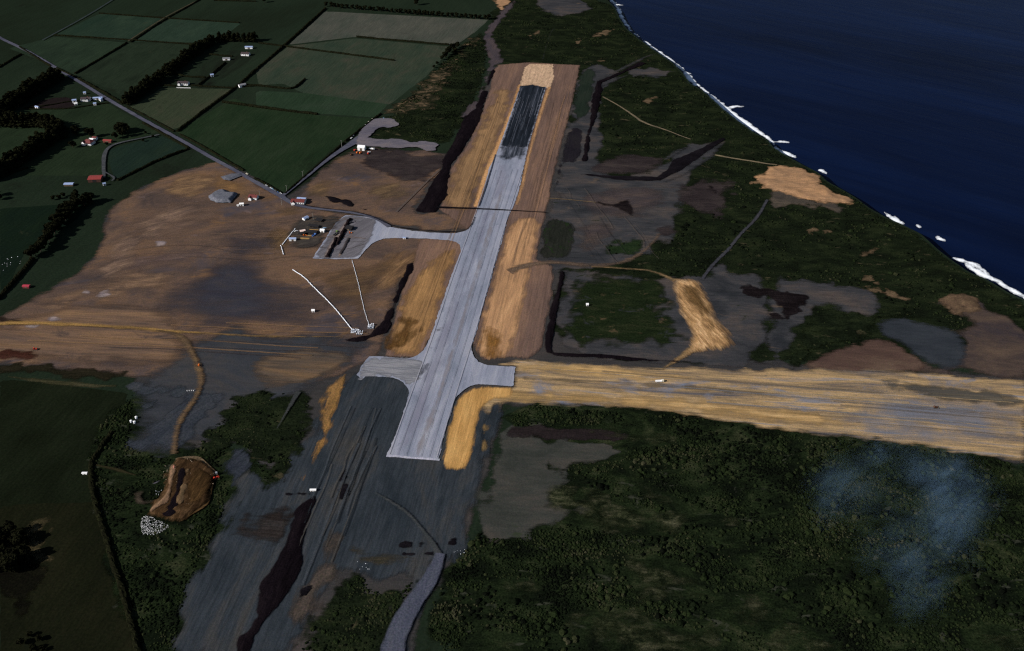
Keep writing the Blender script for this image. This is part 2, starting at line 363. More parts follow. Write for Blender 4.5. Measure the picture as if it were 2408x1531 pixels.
# paddocks
FIELDS = [
 ('paddock', T(1,0,[(490,80),(1640,140),(1560,215),(1440,300),(1380,315),(700,260),(230,315)]), [(46,52,46),(56,58,52),(64,64,58)]),
 ('paddock', T(1,0,[(230,325),(700,270),(1370,330),(1290,440),(1200,540),(940,740),(330,655),(190,590),(20,600),(0,500)]), [(32,42,34),(40,47,38),(50,50,42)]),
 ('paddock', T(1,0,[(0,640),(340,655),(930,735),(850,830),(430,800),(0,740)]), [(36,46,36),(30,42,31),(26,38,27)]),
 ('paddock', T(1,0,[(0,760),(430,812),(840,840),(540,1050),(190,1370),(0,1270),(-560,930),(-160,690)]), [(20,32,20),(25,36,24),(31,40,28)]),
 ('paddock', T(0,0,[(960,740),(1140,620),(1250,620),(1650,630),(1240,920),(900,755)]), [(34,40,30),(40,46,34),(48,48,38)]),
 ('paddock', T(0,0,[(60,340),(530,520),(900,300),(380,260)]), [(24,33,25),(28,38,29),(33,43,33)]),
 ('paddock', T(0,0,[(390,245),(900,290),(1140,130),(700,98)]), [(24,36,29),(28,40,32),(34,46,36)]),
 ('paddock', T(0,0,[(1210,130),(1700,165),(1600,240),(1500,300),(910,295)]), [(26,38,30),(31,42,34),(36,48,38)]),
 ('paddock', T(0,0,[(540,525),(870,680),(1150,510),(1490,300),(900,300)]), [(24,32,24),(28,36,27),(20,26,20)]),
 ('paddock', T(0,0,[(0,780),(480,770),(760,730),(1120,930),(740,1040),(730,1240),(0,1240)]), [(21,29,20),(25,34,24),(29,38,26)]),
 ('paddock', T(0,0,[(745,1060),(1130,955),(1330,1050),(810,1270)]), [(20,30,26),(22,33,27),(26,36,28)]),
 ('paddock', T(0,1,[(0,-60),(640,-100),(540,20),(180,240),(60,480),(0,560)]), [(15,24,20),(17,27,20),(20,30,20)]),
 ('paddock', T(0,1,[(0,1140),(300,1170),(900,1240),(830,1560),(730,1730),(670,2200),(0,2100)]), [(16,20,12),(20,25,16),(25,30,20)]),
 ('paddock', T(0,2,[(0,500),(690,480),(800,800),(960,1250),(1060,1800),(0,1800)]), [(17,19,12),(21,23,14),(28,28,18)]),
]
for k, (nm, pts, cols) in enumerate(FIELDS):
    patch(nm, pts, earth(nm, [tuple(int(v*1.12+2) for v in c) for c in cols] if k < 11 else cols, 46, 2, ang_h, .2, 3, 12, .25, 2.0, spots=[((22,26,19), 50, .62, .14), ((52,54,40), 34, .66, .14)]), cell=8, amp=1, sm=0)
patch('ploughed_garden', T(0,0,[(330,690),(520,680),(560,760),(300,775),(150,770)]), earth('ploughed_soil', [(24,20,20),(28,23,24),(34,28,28)], 20, 2, ang_h, .2, 2, 6, .2, 2, feather=3), cell=4, amp=1)
patch('undergrowth_painted_shade', [(-20,1240),(40,1250),(75,1310),(100,1350),(95,1390),(70,1400),(60,1470),(50,1480),(20,1400),(-20,1380)], earth('dark_undergrowth_and_shade', [(10,9,7),(14,14,10),(20,20,13)], 9, 1.5, 0, .1, fine=.4, feather=5), cell=3, amp=4)  # dark ground under the grove, with the grove's cast shade painted into its colour
patch('rough_crop', T(0,2,[(170,585),(380,590),(350,720),(300,860),(350,930),(300,940),(210,850),(110,720)]), earth('stubble', [(44,40,28),(60,54,38),(76,68,50)], 5, 1, 0, .2, 2, 2, .5, 1.2, feather=8), cell=2.5, amp=5, nsc=7)

patch('works_ground', [(545,385),(430,398),(330,442),(250,500),(240,550),(224,595),(180,642),(40,724),(-60,775),(-60,858),(120,866),(300,885),(330,930),(300,1060),(430,1090),(560,1040),(640,1120),(560,1260),(470,1350),(420,1480),(400,1580),(960,1580),(1000,1430),(1090,1290),(1150,1120),(1190,955),(1500,966),(1700,992),(2060,1042),(2430,1094),(2430,885),(1990,862),(1850,855),(1600,640),(1640,400),(1480,425),(1400,350),(1370,158),(1240,145),(1165,155),(1060,360),(860,348),(760,400),(675,458)], earth('works_soil', [(46,46,48),(54,52,52),(64,58,56)], 60, 2, ang_c, .15, 4, 8, .2, 1.4, feather=4), cell=7, amp=3, sm=0)
# coastal scrub and rough ground
patch('scrub_ground', [(1180,-20),(1425,-20),(1650,205),(1900,390),(2050,490),(2420,700),(2420,820),(2040,860),(1850,860),(1300,850),(1300,640),(1360,160),(1160,150),(1130,90)], SCRUB, cell=7, amp=6, nsc=20, coast=True)
patch('scrub_ground', [(905,280),(960,240),(1040,140),(1080,110),(1140,70),(1150,140),(1130,220),(1080,320),(1030,340),(880,330),(860,305)], SCRUB, cell=5, amp=5, nsc=15)
patch('dry_dune', T(1,0,[(890,800),(960,740),(1150,600),(1230,500),(1330,440),(1430,380),(1450,300),(1590,250),(1600,310),(1460,330),(1470,400),(1380,540),(1300,680),(1260,790),(1100,790),(1000,830)]), earth('dry_dune_mottle', [(30,32,22),(52,47,36),(96,80,62)], 9, 1.6, ang_c, .3, 2, 4, .4, 1.5, feather=12, lo=.42, hi=.62), cell=4, amp=7, nsc=10)
patch('scrub_ground', [(190,1040),(330,900),(420,920),(440,1060),(560,1030),(700,1150),(700,1300),(480,1560),(330,1560),(230,1240)], SCRUB2, cell=5, amp=5, nsc=14)
patch('scrub_ground', [(1060,1560),(980,1470),(1090,1270),(1250,1150),(1180,935),(1500,945),(1700,965),(2420,1065),(2700,1300),(2800,1700),(1060,1700)], SCRUB2, cell=6, amp=5, nsc=16)
patch('bare_ground', T(3,1,[(1220,580),(1270,540),(1480,560),(1540,660),(1700,680),(1806,760),(1900,900),(1900,1160),(1200,1110),(1000,1080),(1300,900),(1420,760),(1350,700),(1280,690)]), earth('bare_mixed_soil', [(42,40,48),(66,56,52),(84,70,60)], 40, 1.5, ang_c, .15, 4, 4, .2, 1.4, feather=7), cell=4, amp=5, nsc=14, coast=True)
patch('bare_sand_circle', T(3,1,[(1205,600),(1260,545),(1370,535),(1480,560),(1530,640),(1480,700),(1380,700),(1290,700)]), earth('pit_sand', [(62,50,42),(84,68,54),(100,82,64)], 9, 1, 0, .2, 2, 2, .25, 1.2, feather=4), cell=2.5, amp=3, nsc=9, relief=lambda P, s: np.minimum(s, 8)*.15*(1+fbm(P[:,0]/9, P[:,1]/9, 4)))
# stripped areas right of the runway
patch('stripped_ground', [(1290,500),(1310,400),(1345,260),(1365,160),(1420,150),(1470,180),(1420,210),(1405,250),(1420,340),(1410,400),(1480,420),(1560,380),(1600,350),(1650,330),(1690,340),(1640,390),(1620,430),(1600,500),(1590,560),(1520,600),(1480,630),(1400,640),(1310,640),(1270,610)], GREYB, cell=5, amp=5, nsc=16)
for pts in (T(2,0,[(560,1330),(760,1300),(1000,1300),(1120,1380),(1000,1531),(700,1531),(420,1460)]), T(2,1,[(450,60),(620,40),(700,120),(560,230),(450,260)]), T(2,1,[(1300,470),(1600,480),(1700,700),(1600,900),(1480,760),(1400,580)])):
    patch('stripped_ground', pts, earth('mauve_drift', [(56,52,56),(68,60,60),(82,70,64)], 20, 2, R(10), .25, 3, 6, .2, 1.3, feather=20, amax=.85), cell=5, amp=8, nsc=20)
patch('stripped_ground', T(2,1,[(300,350),(1100,430),(1180,430),(1330,430),(1480,300),(1560,400),(1806,420),(1806,1050),(1270,1040),(300,1000),(350,420)]), GREYB, cell=5, amp=5, nsc=14)
patch('stripped_ground', T(3,1,[(-20,430),(400,450),(620,490),(780,560),(830,640),(760,700),(640,690),(440,640),(330,650),(250,760),(210,850),(130,990),(150,1060),(60,1070),(-20,1030)]), GREYB, cell=4, amp=4, nsc=12)
patch('stripped_ground', T(3,1,[(740,750),(920,690),(1080,735),(1300,790),(1390,850),(1430,950),(1400,1090),(1200,1080),(1000,960),(820,840),(740,800)]), earth('blue_grey_soil', [(36,40,46),(46,50,56),(56,58,62)], 50, 2, ang_c, .12, 4, 8, .15, 1.3, feather=7), cell=4, amp=3)
patch('bare_brown_ground', T(3,1,[(180,1060),(420,940),(500,900),(640,905),(720,840),(900,890),(1130,1010),(1150,1100),(800,1110),(400,1100)]), earth('brown_soil_fan', [(60,47,44),(74,58,52),(94,78,66)], 45, 2, ang_c, .15, 4, 8, .18, 1.3, feather=5), cell=4, amp=3)
patch('grass_patch', T(2,1,[(620,230),(700,170),(850,150),(940,180),(930,240),(860,280),(760,270),(700,280)]), earth('rough_green', [(22,30,20),(28,40,24),(36,46,28)], 12, 1.5, 0, .1, fine=.4, feather=8), cell=3, amp=4, nsc=8)
patch('grass_patch', T(2,1,[(400,420),(1000,400),(1100,500),(1120,680),(1230,800),(1240,900),(900,930),(350,920),(380,700)]), earth('rough_green_b', [(19,26,16),(24,32,18),(36,40,26)], 12, 2.5, ang_c, .25, 3, 6, .45, 1.8, feather=12, spots=[((70,60,44), 14, .60, .06), ((44,46,48), 20, .62, .06)]), cell=3.5, amp=6, nsc=9)
patch('grass_patch', T(2,0,[(490,480),(600,480),(590,580),(560,700),(540,840),(420,840),(440,640)]), earth('rough_green_c', [(24,32,28),(30,38,32),(36,42,36)], 25, 2, ang_r, .15, fine=.3, feather=5), cell=4, amp=3)
patch('dark_soil_plot', T(2,0,[(400,900),(480,900),(500,940),(480,1140),(360,1150),(340,1200),(310,1330),(330,1180)]), earth('dark_plot', [(24,22,28),(30,28,33),(36,34,36)], 20, 2, ang_r, .15, feather=3), cell=3, amp=2)
patch('purple_soil', T(2,0,[(600,1130),(780,1080),(1050,1100),(1100,1120),(1020,1240),(700,1240),(520,1210)]), PURPLE, cell=4, amp=4)
patch('purple_soil', T(2,0,[(1120,1340),(1350,1250),(1580,1250),(1560,1380),(1560,1500),(1420,1520),(1280,1460)]), PURPLE, cell=4, amp=7, nsc=14)
patch('dark_soil_plot', T(2,1,[(250,0),(430,30),(450,80),(440,290),(300,300),(180,300),(210,100)]), earth('dark_strip_plot', [(26,28,24),(32,34,30),(40,40,36)], 14, 3, ang_r, .2, feather=4, spots=[((30,42,24), 12, .56, .05)]), cell=3, amp=2)
patch('purple_soil', T(2,1,[(960,80),(1150,30),(1180,120),(1060,150)]), PURPLE, cell=4, amp=4)
patch('scrub_island', T(2,1,[(1020,310),(1150,260),(1140,210),(1250,150),(1420,110),(1480,160),(1440,320),(1330,400),(1200,410),(1080,370)]), SCRUB, cell=4, amp=5, nsc=12)
patch('sand_clearing', T(2,0,[(1700,1280),(1806,1180),(1806,1180),(2000,1170),(2150,1230),(2230,1310),(2330,1370),(2420,1420),(2330,1450),(2200,1440),(2000,1390),(1900,1370),(1806,1330),(1730,1320)]), SAND, cell=2.5, amp=4, nsc=10, coast=True, relief=lambda P, s: np.minimum(s, 14)*.1*(1+fbm(P[:,0]/14, P[:,1]/14, 4)))
patch('bare_ground', T(3,0,[(-40,1360),(80,1320),(300,1400),(480,1430),(560,1480),(480,1500),(200,1440),(20,1480)]), earth('sand_margin', [(52,48,46),(66,60,54),(82,72,62)], 14, 2, ang_c, .2, feather=5), cell=3, amp=4)
for pts, s in ((T(3,1,[(640,290),(660,250),(720,220),(790,215),(770,250),(700,280)]), 3), (T(3,1,[(630,420),(700,410),(830,455),(770,480),(690,440)]), 4), (T(3,1,[(660,505),(800,500),(960,560),(1020,590),(860,565)]), 4), (T(3,1,[(200,90),(380,80),(500,110),(330,125)]), 4), (T(2,0,[(540,270),(600,220),(700,205),(760,215),(640,255)]), 5), (T(2,0,[(890,710),(1000,680),(1050,690),(960,730)]), 5), (T(2,0,[(600,420),(690,420),(640,440)]), 4), (T(2,0,[(160,230),(210,210),(200,250),(80,255)]), 4), (T(2,0,[(420,290),(500,280),(480,320)]), 4)):
    patch('dry_dune', pts, DUNE, cell=2.5, amp=s, nsc=6)
patch('stripped_ground', T(2,0,[(170,-30),(450,-40),(560,40),(540,90),(440,110),(330,118),(260,80),(180,70)]), GREYB, cell=5, amp=4)
patch('bare_sand', T(2,0,[(780,500),(900,470),(1060,490),(1180,500),(1060,540),(890,550)]), GREYB, cell=4, amp=5)
# the far end: dirt road through the dunes
patch('dirt_road', T(1,0,[(1806,-10),(1850,-10),(1810,60),(1700,190),(1660,250),(1690,300),(1740,370),(1750,440),(1690,470),(1600,640),(1560,800),(1480,830),(1410,830),(1560,700),(1600,580),(1640,420),(1610,330),(1600,230),(1700,110)]), earth('dune_road_soil', [(52,48,54),(62,56,60),(72,62,62)], 25, 2, ang_r, .2, 3, 6, feather=4), cell=3.5, amp=3)
patch('bare_sand', T(1,0,[(1660,10),(1700,-20),(1780,-30),(1806,0),(1740,80),(1710,50)]), SAND, cell=4, amp=4)
# brown working ground north of the access road
patch('graded_ground', T(1,0,[(190,1420),(330,1310),(540,1110),(700,1060),(860,1050),(1280,1070),(1310,1150),(1300,1210),(1180,1400),(1140,1500),(1290,1480),(1540,1531),(1540,1620),(1480,1640),(1100,1630),(800,1530),(500,1500),(260,1480)]), BROWN, cell=5, amp=4, nsc=16)
patch('graded_ground', T(1,0,[(700,1060),(1280,1070),(1310,1150),(1260,1270),(1000,1280),(800,1180)]), PURPLE, cell=4, amp=8, nsc=18)
# the big stripped field on the left with the far arm of the cross runway
patch('graded_ground', [(545,392),(500,378),(430,400),(330,442),(265,478),(246,505),(240,545),(226,590),(180,640),(110,682),(40,722),(-30,760),(-60,850),(0,862),(130,868),(230,880),(320,890),(420,905),(560,915),(700,915),(800,890),(870,850),(905,835),(935,690),(970,615),(1080,570),(1050,552),(930,538),(860,512),(735,482),(660,462)], BROWN, cell=5, amp=3, nsc=14)
for pts, cs in (([(490,385),(540,395),(640,455),(640,480),(560,480),(500,440),(470,420)], [(96,74,52),(120,92,62),(142,108,72)]), ([(650,560),(640,500),(680,490),(700,500),(670,540),(655,600)], [(78,64,50),(92,74,54),(106,84,60)]), ([(300,500),(420,470),(520,480),(560,520),(400,560),(290,570)], [(88,73,66),(104,85,74),(118,96,80)]), ([(720,640),(820,620),(960,600),(900,720),(860,760),(800,740)], [(74,60,50),(88,70,54),(102,80,58)]), ([(260,600),(400,570),(520,580),(420,640),(280,660)], [(80,68,66),(94,78,74),(108,90,82)])):
    patch('graded_ground', pts, earth('soil_drift', cs, 18, 2.5, R(20), .3, 2.5, 8, .2, 1.3, feather=26, amax=.8), cell=6, amp=10, nsc=26)
for pts, cs, an in (([(240,600),(330,520),(430,480),(470,500),(380,560),(290,640),(230,660)], [(86,72,66),(112,92,80),(136,112,94)], 35), ([(60,720),(200,650),(400,620),(430,660),(250,700),(100,750)], [(84,70,62),(112,90,74),(134,108,86)], 8), ([(380,420),(480,400),(520,440),(440,480),(360,480)], [(92,74,60),(116,92,70),(138,110,80)], 25), ([(640,520),(660,500),(690,560),(660,620),(640,600)], [(82,66,50),(100,80,58),(118,94,66)], 70), ([(880,600),(960,575),(1060,572),(1060,600),(960,660),(900,700)], [(92,72,56),(116,90,66),(136,106,76)], 60), ([(740,430),(830,380),(860,400),(790,450),(720,470)], [(82,68,54),(104,84,62),(126,100,72)], 40), ([(860,430),(960,420),(990,450),(930,490),(850,480)], [(80,66,54),(100,82,62),(120,98,72)], 30)):
    patch('graded_ground', pts, earth('pale_soil_drift', cs, 12, 3.5, R(an), .35, 2, 9, .22, 1.2, feather=18, lo=.36, hi=.64, amax=.75), cell=5, amp=9, nsc=22)
patch('graded_ground', [(330,690),(440,640),(560,530),(640,540),(690,640),(740,720),(800,800),(500,800),(380,770)], earth('damp_blue_soil', [(46,47,58),(54,54,62),(66,60,60)], 50, 1.5, ang_c, .12, 6, 6, .15, 1.6, feather=60, amax=.85), cell=6, amp=16, nsc=40)
patch('graded_ground', [(300,870),(400,835),(430,780),(560,770),(760,785),(870,800),(860,850),(820,880),(740,925),(600,1000),(430,1080),(300,1060),(320,930)], earth('damp_grey_soil', [(44,47,54),(52,54,59),(64,60,58)], 60, 1.6, ang_c, .12, 5, 7, .15, 1.3, feather=16), cell=5, amp=6, nsc=20)
patch('graded_ground', [(580,830),(800,815),(840,850),(745,915),(590,905)], earth('streaked_clay', [(58,56,56),(82,70,60),(106,84,62)], 16, 7, ang_c, .25, 3, 16, .15, 1.2, feather=9), cell=4, amp=4, nsc=18)
patch('graded_ground', [(-40,775),(60,745),(200,700),(420,735),(440,790),(440,850),(200,860),(100,860),(-40,850)], earth('streaked_clay_pale', [(72,62,58),(100,80,66),(120,94,70)], 14, 9, ang_c, .25, 3, 20, .15, 1.2, feather=14, spots=[((58,52,52), 30, .60, .1)]), cell=4, amp=5, nsc=22)
for pts in ([(190,688),(215,684),(290,690),(250,702),(196,703)], [(100,745),(150,748),(146,756),(108,756)], [(366,568),(392,566),(396,580),(370,578)], [(352,752),(386,750),(384,760),(354,760)], [(58,764),(100,762),(92,774),(52,773)], [(128,848),(200,848),(196,858),(130,858)]):
    patch('pale_clay', pts, earth('pale_clay', [(108,98,104),(126,114,114),(140,124,118)], 6, 4, ang_c, .3, 1.5, 8, .2, 1, feather=5), cell=2.5, amp=4, nsc=10)
patch('dark_earth', T(0,1,[(-20,925),(200,935),(320,970),(310,1015),(0,1015),(-40,1010)]), earth('red_brown_earth', [(40,22,18),(52,30,24),(60,38,32)], 10, 8, ang_c, .3, 2, 10, feather=4), cell=3, amp=3)
patch('dark_earth', T(0,1,[(-20,705),(80,700),(150,735),(300,745),(150,765),(0,760)]), earth('black_earth', [(26,20,18),(36,28,24),(52,42,36)], 8, 8, ang_c, .3, 2, 10, feather=4), cell=3, amp=3)
patch('grass_patch', T(0,1,[(-30,1035),(300,1045),(900,1080),(930,1100),(880,1165),(600,1150),(300,1110),(0,1100),(-30,1090)]), earth('dark_verge', [(24,22,16),(30,28,20),(38,34,26)], 8, 8, ang_c, .25, 2, 10, feather=5), cell=3, amp=4)
ribbon('dirt_track', T(0,1,[(60,1130),(350,1165),(600,1190),(820,1195)]), [3,9,10,5], earth('grassy_track', [(44,44,30),(56,54,38),(64,60,46)], 8, 5, ang_c, feather=3))
patch('stripped_ground', T(0,1,[(880,1190),(1000,1170),(1250,1180),(1310,1240),(1230,1260),(1100,1320),(990,1410),(1010,1340),(1080,1260),(930,1240)]), earth('pale_grey_spill', [(40,44,50),(48,52,58),(56,58,62)], 14, 2, R(40), .2, feather=4), cell=2.5, amp=4)
patch('stripped_ground', T(0,1,[(1270,1250),(1500,1230),(1640,1240),(1500,1400),(1400,1531),(1200,1660),(960,1640),(900,1600),(1010,1530),(1150,1420)]), earth('pale_grey_fan', [(38,42,50),(47,51,58),(54,55,60)], 22, 2, R(60), .2, feather=5), cell=3, amp=4)
patch('stripped_ground', T(0,2,[(1600,90),(1720,80),(1790,160),(1760,300),(1620,420),(1590,300)]), earth('blue_grey_ground', [(34,38,46),(42,46,54),(48,52,58)], 22, 2, R(60), .2, feather=5), cell=3, amp=4)

# foreground bare ground around the near runway end
patch('bare_foreground', [(745,1015),(760,960),(840,860),(960,900),(1090,940),(1190,955),(1165,1040),(1130,1160),(1100,1250),(1085,1310),(1035,1330),(1010,1400),(960,1560),(900,1560),(985,1370),(960,1355),(900,1385),(870,1380),(850,1345),(800,1340),(770,1400),(700,1490),(680,1560),(420,1560),(420,1480),(430,1430),(455,1350),(500,1270),(530,1200),(545,1120),(580,1090),(640,1150),(690,1060)], GREYF, cell=4, amp=4, nsc=14)
patch('bare_foreground', [(745,1300),(770,1240),(810,1260),(800,1340),(760,1400),(690,1500),(640,1520),(690,1400)], earth('brown_drift', [(52,48,46),(62,56,52),(70,62,56)], 20, 3, ang_r, .25, feather=10), cell=4, amp=6)
patch('bare_foreground', [(810,1290),(900,1300),(1000,1300),(1000,1330),(900,1340),(830,1325)], earth('olive_drift', [(44,44,38),(56,52,42),(64,58,48)], 16, 3, ang_c, .2, feather=8), cell=4, amp=4)
patch('bare_foreground', [(1150,1060),(1190,1000),(1250,1030),(1460,1045),(1480,1070),(1440,1085),(1300,1090),(1350,1140),(1310,1170),(1380,1190),(1390,1205),(1320,1235),(1270,1240),(1200,1270),(1110,1260),(1130,1140)], earth('grey_bay', [(44,47,44),(54,55,52),(66,62,58)], 40, 1.6, ang_c, .15, 4, 4, .16, 1.3, feather=4, spots=[((44,52,36), 30, .62, .08)]), cell=3.5, amp=5, nsc=12)
patch('purple_soil', T(2,1,[(0,1470),(560,1480),(780,1520),(850,1560),(700,1600),(300,1580),(-60,1560)]), earth('dark_purple_bed', [(28,23,24),(34,29,30),(40,36,36)], 20, 5, ang_c, .2, feather=3), cell=3, amp=3)
patch('scrub_island', [(430,1085),(520,970),(560,925),(690,915),(742,930),(735,1000),(700,1060),(690,1110),(640,1140),(610,1100),(560,1040),(520,1080),(450,1090)], SCRUB, cell=3.5, amp=5, nsc=10)
patch('scrub_island', [(805,1345),(860,1350),(880,1390),(930,1390),(975,1355),(980,1390),(940,1450),(915,1560),(690,1560),(720,1480),(780,1420)], SCRUB, cell=3, amp=5, nsc=10)
patch('golden_streak', T(1,1,[(660,1080),(580,1130),(470,1210),(440,1300),(430,1400),(470,1531),(430,1600),(300,1890),(330,1890),(420,1720),(520,1531),(590,1350),(640,1200)]), earth('golden_streak', [(90,72,50),(122,92,56),(136,102,60)], 12, 4, ang_r, .25, feather=4), cell=2, amp=2)
patch('grey_soil_plot', T(1,1,[(480,1200),(530,1260),(520,1340),(490,1400),(450,1340),(445,1280)]), GREYF, cell=2, amp=2)

PALESC = earth('dry_scrub_mottle', [(19,24,15),(42,46,31),(68,68,52)], 8, 1.6, ang_c, .3, 2, 4, .5, 1.3, feather=16, lo=.4, hi=.62, amax=.9)
for pts in ([(1240,1130),(1330,1120),(1420,1170),(1520,1200),(1640,1220),(1560,1260),(1400,1250),(1290,1210)], [(1420,1100),(1470,1110),(1620,1190),(1760,1230),(1700,1250),(1560,1190)], [(1460,1330),(1560,1300),(1680,1380),(1600,1420),(1500,1400)], [(1300,1440),(1480,1430),(1560,1470),(1700,1500),(1640,1560),(1400,1540)], [(1080,1500),(1200,1480),(1260,1530),(1100,1560)], [(1680,1390),(1800,1390),(1880,1440),(1860,1500),(1700,1470)], [(1820,1460),(1980,1500),(1960,1560),(1800,1540)], [(2250,1480),(2380,1460),(2420,1540),(2280,1560)], [(1340,1000),(1480,1000),(1600,1030),(1520,1060),(1380,1030)], [(1160,1370),(1240,1360),(1280,1400),(1180,1420)], [(260,1100),(330,1110),(300,1150),(250,1140)]):
    patch('dry_scrub', pts, PALESC, cell=4, amp=7, nsc=14)
# graded strips of the main runway
patch('graded_strip', [(1170,152),(1240,147),(1367,153),(1344,253),(1307,400),(1286,500),(1276,545),(1262,610),(1304,626),(1300,697),(1284,770),(1277,822),(1241,846),(1204,842),(1135,850),(1100,800),(1010,800),(990,842),(903,840),(921,760),(939,697),(969,617),(985,562),(1060,556),(1095,540),(1032,495),(1060,393),(1102,333),(1125,283),(1149,213),(1160,165)], BROWN_R, cell=4, amp=1.5, sm=0)
patch('graded_strip', [(1030,498),(1062,395),(1104,335),(1140,260),(1170,200),(1215,215),(1180,330),(1130,470),(1110,500)], earth('tan_strip', [(112,88,66),(126,99,72),(140,110,78)], 24, 5, ang_r, .3, 1.6, 26, .15, 1.2, feather=12), cell=4, amp=4)
patch('graded_strip', [(1195,510),(1278,510),(1258,612),(1226,744),(1208,840),(1135,850),(1110,815),(1150,680)], earth('tan_strip_b', [(132,102,78),(160,123,90),(184,144,106)], 24, 5, ang_r, .3, 1.6, 26, .14, 1.1, feather=6), cell=4, amp=2)
patch('graded_strip', [(975,640),(1060,580),(1082,590),(1030,740),(1000,820),(990,840),(903,838),(922,760),(945,690)], earth('tan_strip_c', [(108,82,58),(134,102,68),(160,122,80)], 22, 5, ang_r, .3, 1.6, 26, .16, 1.1, feather=8), cell=3, amp=3)
patch('dark_wash', T(1,1,[(990,720),(1090,700),(1180,740),(1120,830),(1050,900),(960,960),(900,940)]), earth('wet_clay', [(64,46,26),(84,60,34),(104,78,46)], 10, 5, ang_r, .3, 2, 10, feather=12), cell=2, amp=5)
patch('dark_wash', T(1,1,[(1560,780),(1640,770),(1720,800),(1790,900),(1740,1000),(1620,1010),(1540,930)]), earth('wet_clay_b', [(100,68,34),(122,86,46),(138,100,58)], 10, 5, ang_r, .3, 2, 10, feather=14), cell=2, amp=5)
patch('sand_pad', T(2,0,[(50,605),(62,560),(92,470),(130,452),(292,456),(298,560),(262,640),(240,622),(60,610)]), earth('pale_sand_pad', [(150,126,106),(174,146,120),(190,160,134)], 7, 2, ang_r, .25, fine=.3, feather=2), cell=2, amp=1.6, nsc=5, sm=0)
ribbon('clay_shoulder', [(1222,200),(1195,285),(1170,345),(1142,410),(1118,487)], [8,9,10,11,9], earth('shoulder_clay', [(150,114,80),(168,128,88),(182,140,98)], 20, 4, ang_r, .15, feather=3), jitter=.15, sm=1)
ribbon('clay_shoulder', [(1292,205),(1270,270),(1247,350),(1229,433),(1216,482)], [9,8,7,7,6], earth('shoulder_clay_b', [(146,112,82),(164,126,90),(178,138,100)], 20, 4, ang_r, .15, feather=3), jitter=.15, sm=1)

# cross runway, right arm
patch('cross_strip', [(1204,864),(1160,860),(1215,842),(1290,850),(1500,862),(1640,862),(1780,868),(1870,866),(1990,866),(2120,872),(2260,882),(2420,892),(2420,1092),(2240,1064),(2060,1040),(1800,1012),(1690,990),(1600,975),(1480,962),(1190,950),(1180,985),(1150,990),(1130,960),(1140,930),(1130,912),(1204,910)], earth('cross_clay', [(84,80,82),(124,106,84),(158,132,96),(118,114,116)], 12, 10, ang_c, .3, 2.0, 30, .18, 1.1, feather=5, lo=.33, hi=.67, spots=[((106,110,124), 34, .56, .12), ((84,80,78), 9, .64, .08)]), cell=4, amp=2, sm=0)
patch('cross_strip', [(1215,852),(1400,856),(1560,875),(1660,893),(1500,900),(1380,885),(1230,880)], earth('bright_clay', [(150,122,82),(178,146,100),(194,162,114)], 8, 12, ang_c, .28, 1.8, 34, .14, 1, feather=9), cell=3, amp=3)
patch('cross_strip', [(1150,915),(1300,920),(1700,940),(2000,980),(2060,1010),(1800,1000),(1500,955),(1190,948),(1150,935)], earth('bright_clay_b', [(128,106,72),(158,128,86),(180,150,108)], 8, 12, ang_c, .34, 1.8, 34, .14, 1, feather=9), cell=3, amp=3)
patch('cross_strip', [(1230,884),(1420,892),(1640,905),(1900,930),(1700,925),(1400,905),(1235,895)], earth('dull_clay', [(84,76,68),(100,88,72),(124,104,78)], 8, 10, ang_c, .25, 2.5, 22, .12, 1, feather=8), cell=3, amp=3)
patch('cross_strip', [(1940,975),(2060,900),(2260,905),(2420,960),(2420,1060),(2200,1050),(2000,1025)], earth('grey_blue_clay', [(98,104,120),(110,114,128),(122,120,124)], 14, 8, ang_c, .25, 2, 20, .14, 1, feather=30, amax=.62), cell=4, amp=8)
patch('cross_strip', [(2040,886),(2200,903),(2420,930),(2420,965),(2300,955),(2180,935),(2080,915)], earth('dark_clay', [(60,58,58),(74,70,64),(96,88,76)], 10, 10, ang_c, .25, 2.5, 22, .12, 1, feather=10), cell=4, amp=4)  # darker streaked clay towards the right end of the strip
patch('golden_strip', T(1,1,[(1806,1205),(1600,1195),(1520,1205),(1460,1240),(1410,1300),(1395,1360),(1340,1531),(1300,1720),(1310,1740),(1330,1790),(1480,1790),(1520,1710),(1550,1560),(1590,1380),(1620,1320),(1690,1290),(1806,1280)]), GOLD, cell=2, amp=1.5, sm=0)
patch('grey_margin', T(1,1,[(1620,1325),(1700,1300),(1760,1300),(1730,1400),(1715,1531),(1650,1690),(1590,1740),(1540,1760),(1560,1600)]), GREYF, cell=2, amp=2)
patch('golden_strip', T(1,2,[(1600,-60),(1650,-60),(1640,60),(1610,130),(1590,60)]), earth('clay_spill', [(96,80,58),(120,98,64),(140,112,72)], 6, 4, ang_r, .3, feather=6), cell=2, amp=3)

# haul track and sand borrow on the right
patch('sand_borrow', T(2,1,[(1115,440),(1180,432),(1330,445),(1400,540),(1440,680),(1500,770),(1570,850),(1592,900),(1530,945),(1400,955),(1300,965),(1230,1000),(1130,1050),(1060,1085),(1050,1070),(1150,1010),(1225,950),(1250,880),(1240,800),(1190,720),(1145,640),(1125,540)]), earth('borrow_sand', [(112,86,60),(156,122,84),(192,156,116)], 6, 4, R(108), .35, 1.3, 14, .22, 1.1, feather=8, lo=.34, hi=.64), cell=2.5, amp=1.6, nsc=10, sm=2, relief=lambda P, s: np.minimum(s, 10)*.08)
patch('dark_wash', T(2,1,[(1170,480),(1290,480),(1370,600),(1430,720),(1430,840),(1370,740),(1280,660),(1200,590)]), earth('brown_borrow', [(70,54,36),(92,70,44),(112,86,56)], 5, 5, R(112), .35, 1.6, 9, feather=7), z=1.9, cell=2.5, amp=1.9, relief=lambda P, s: np.minimum(s, 10)*.04)
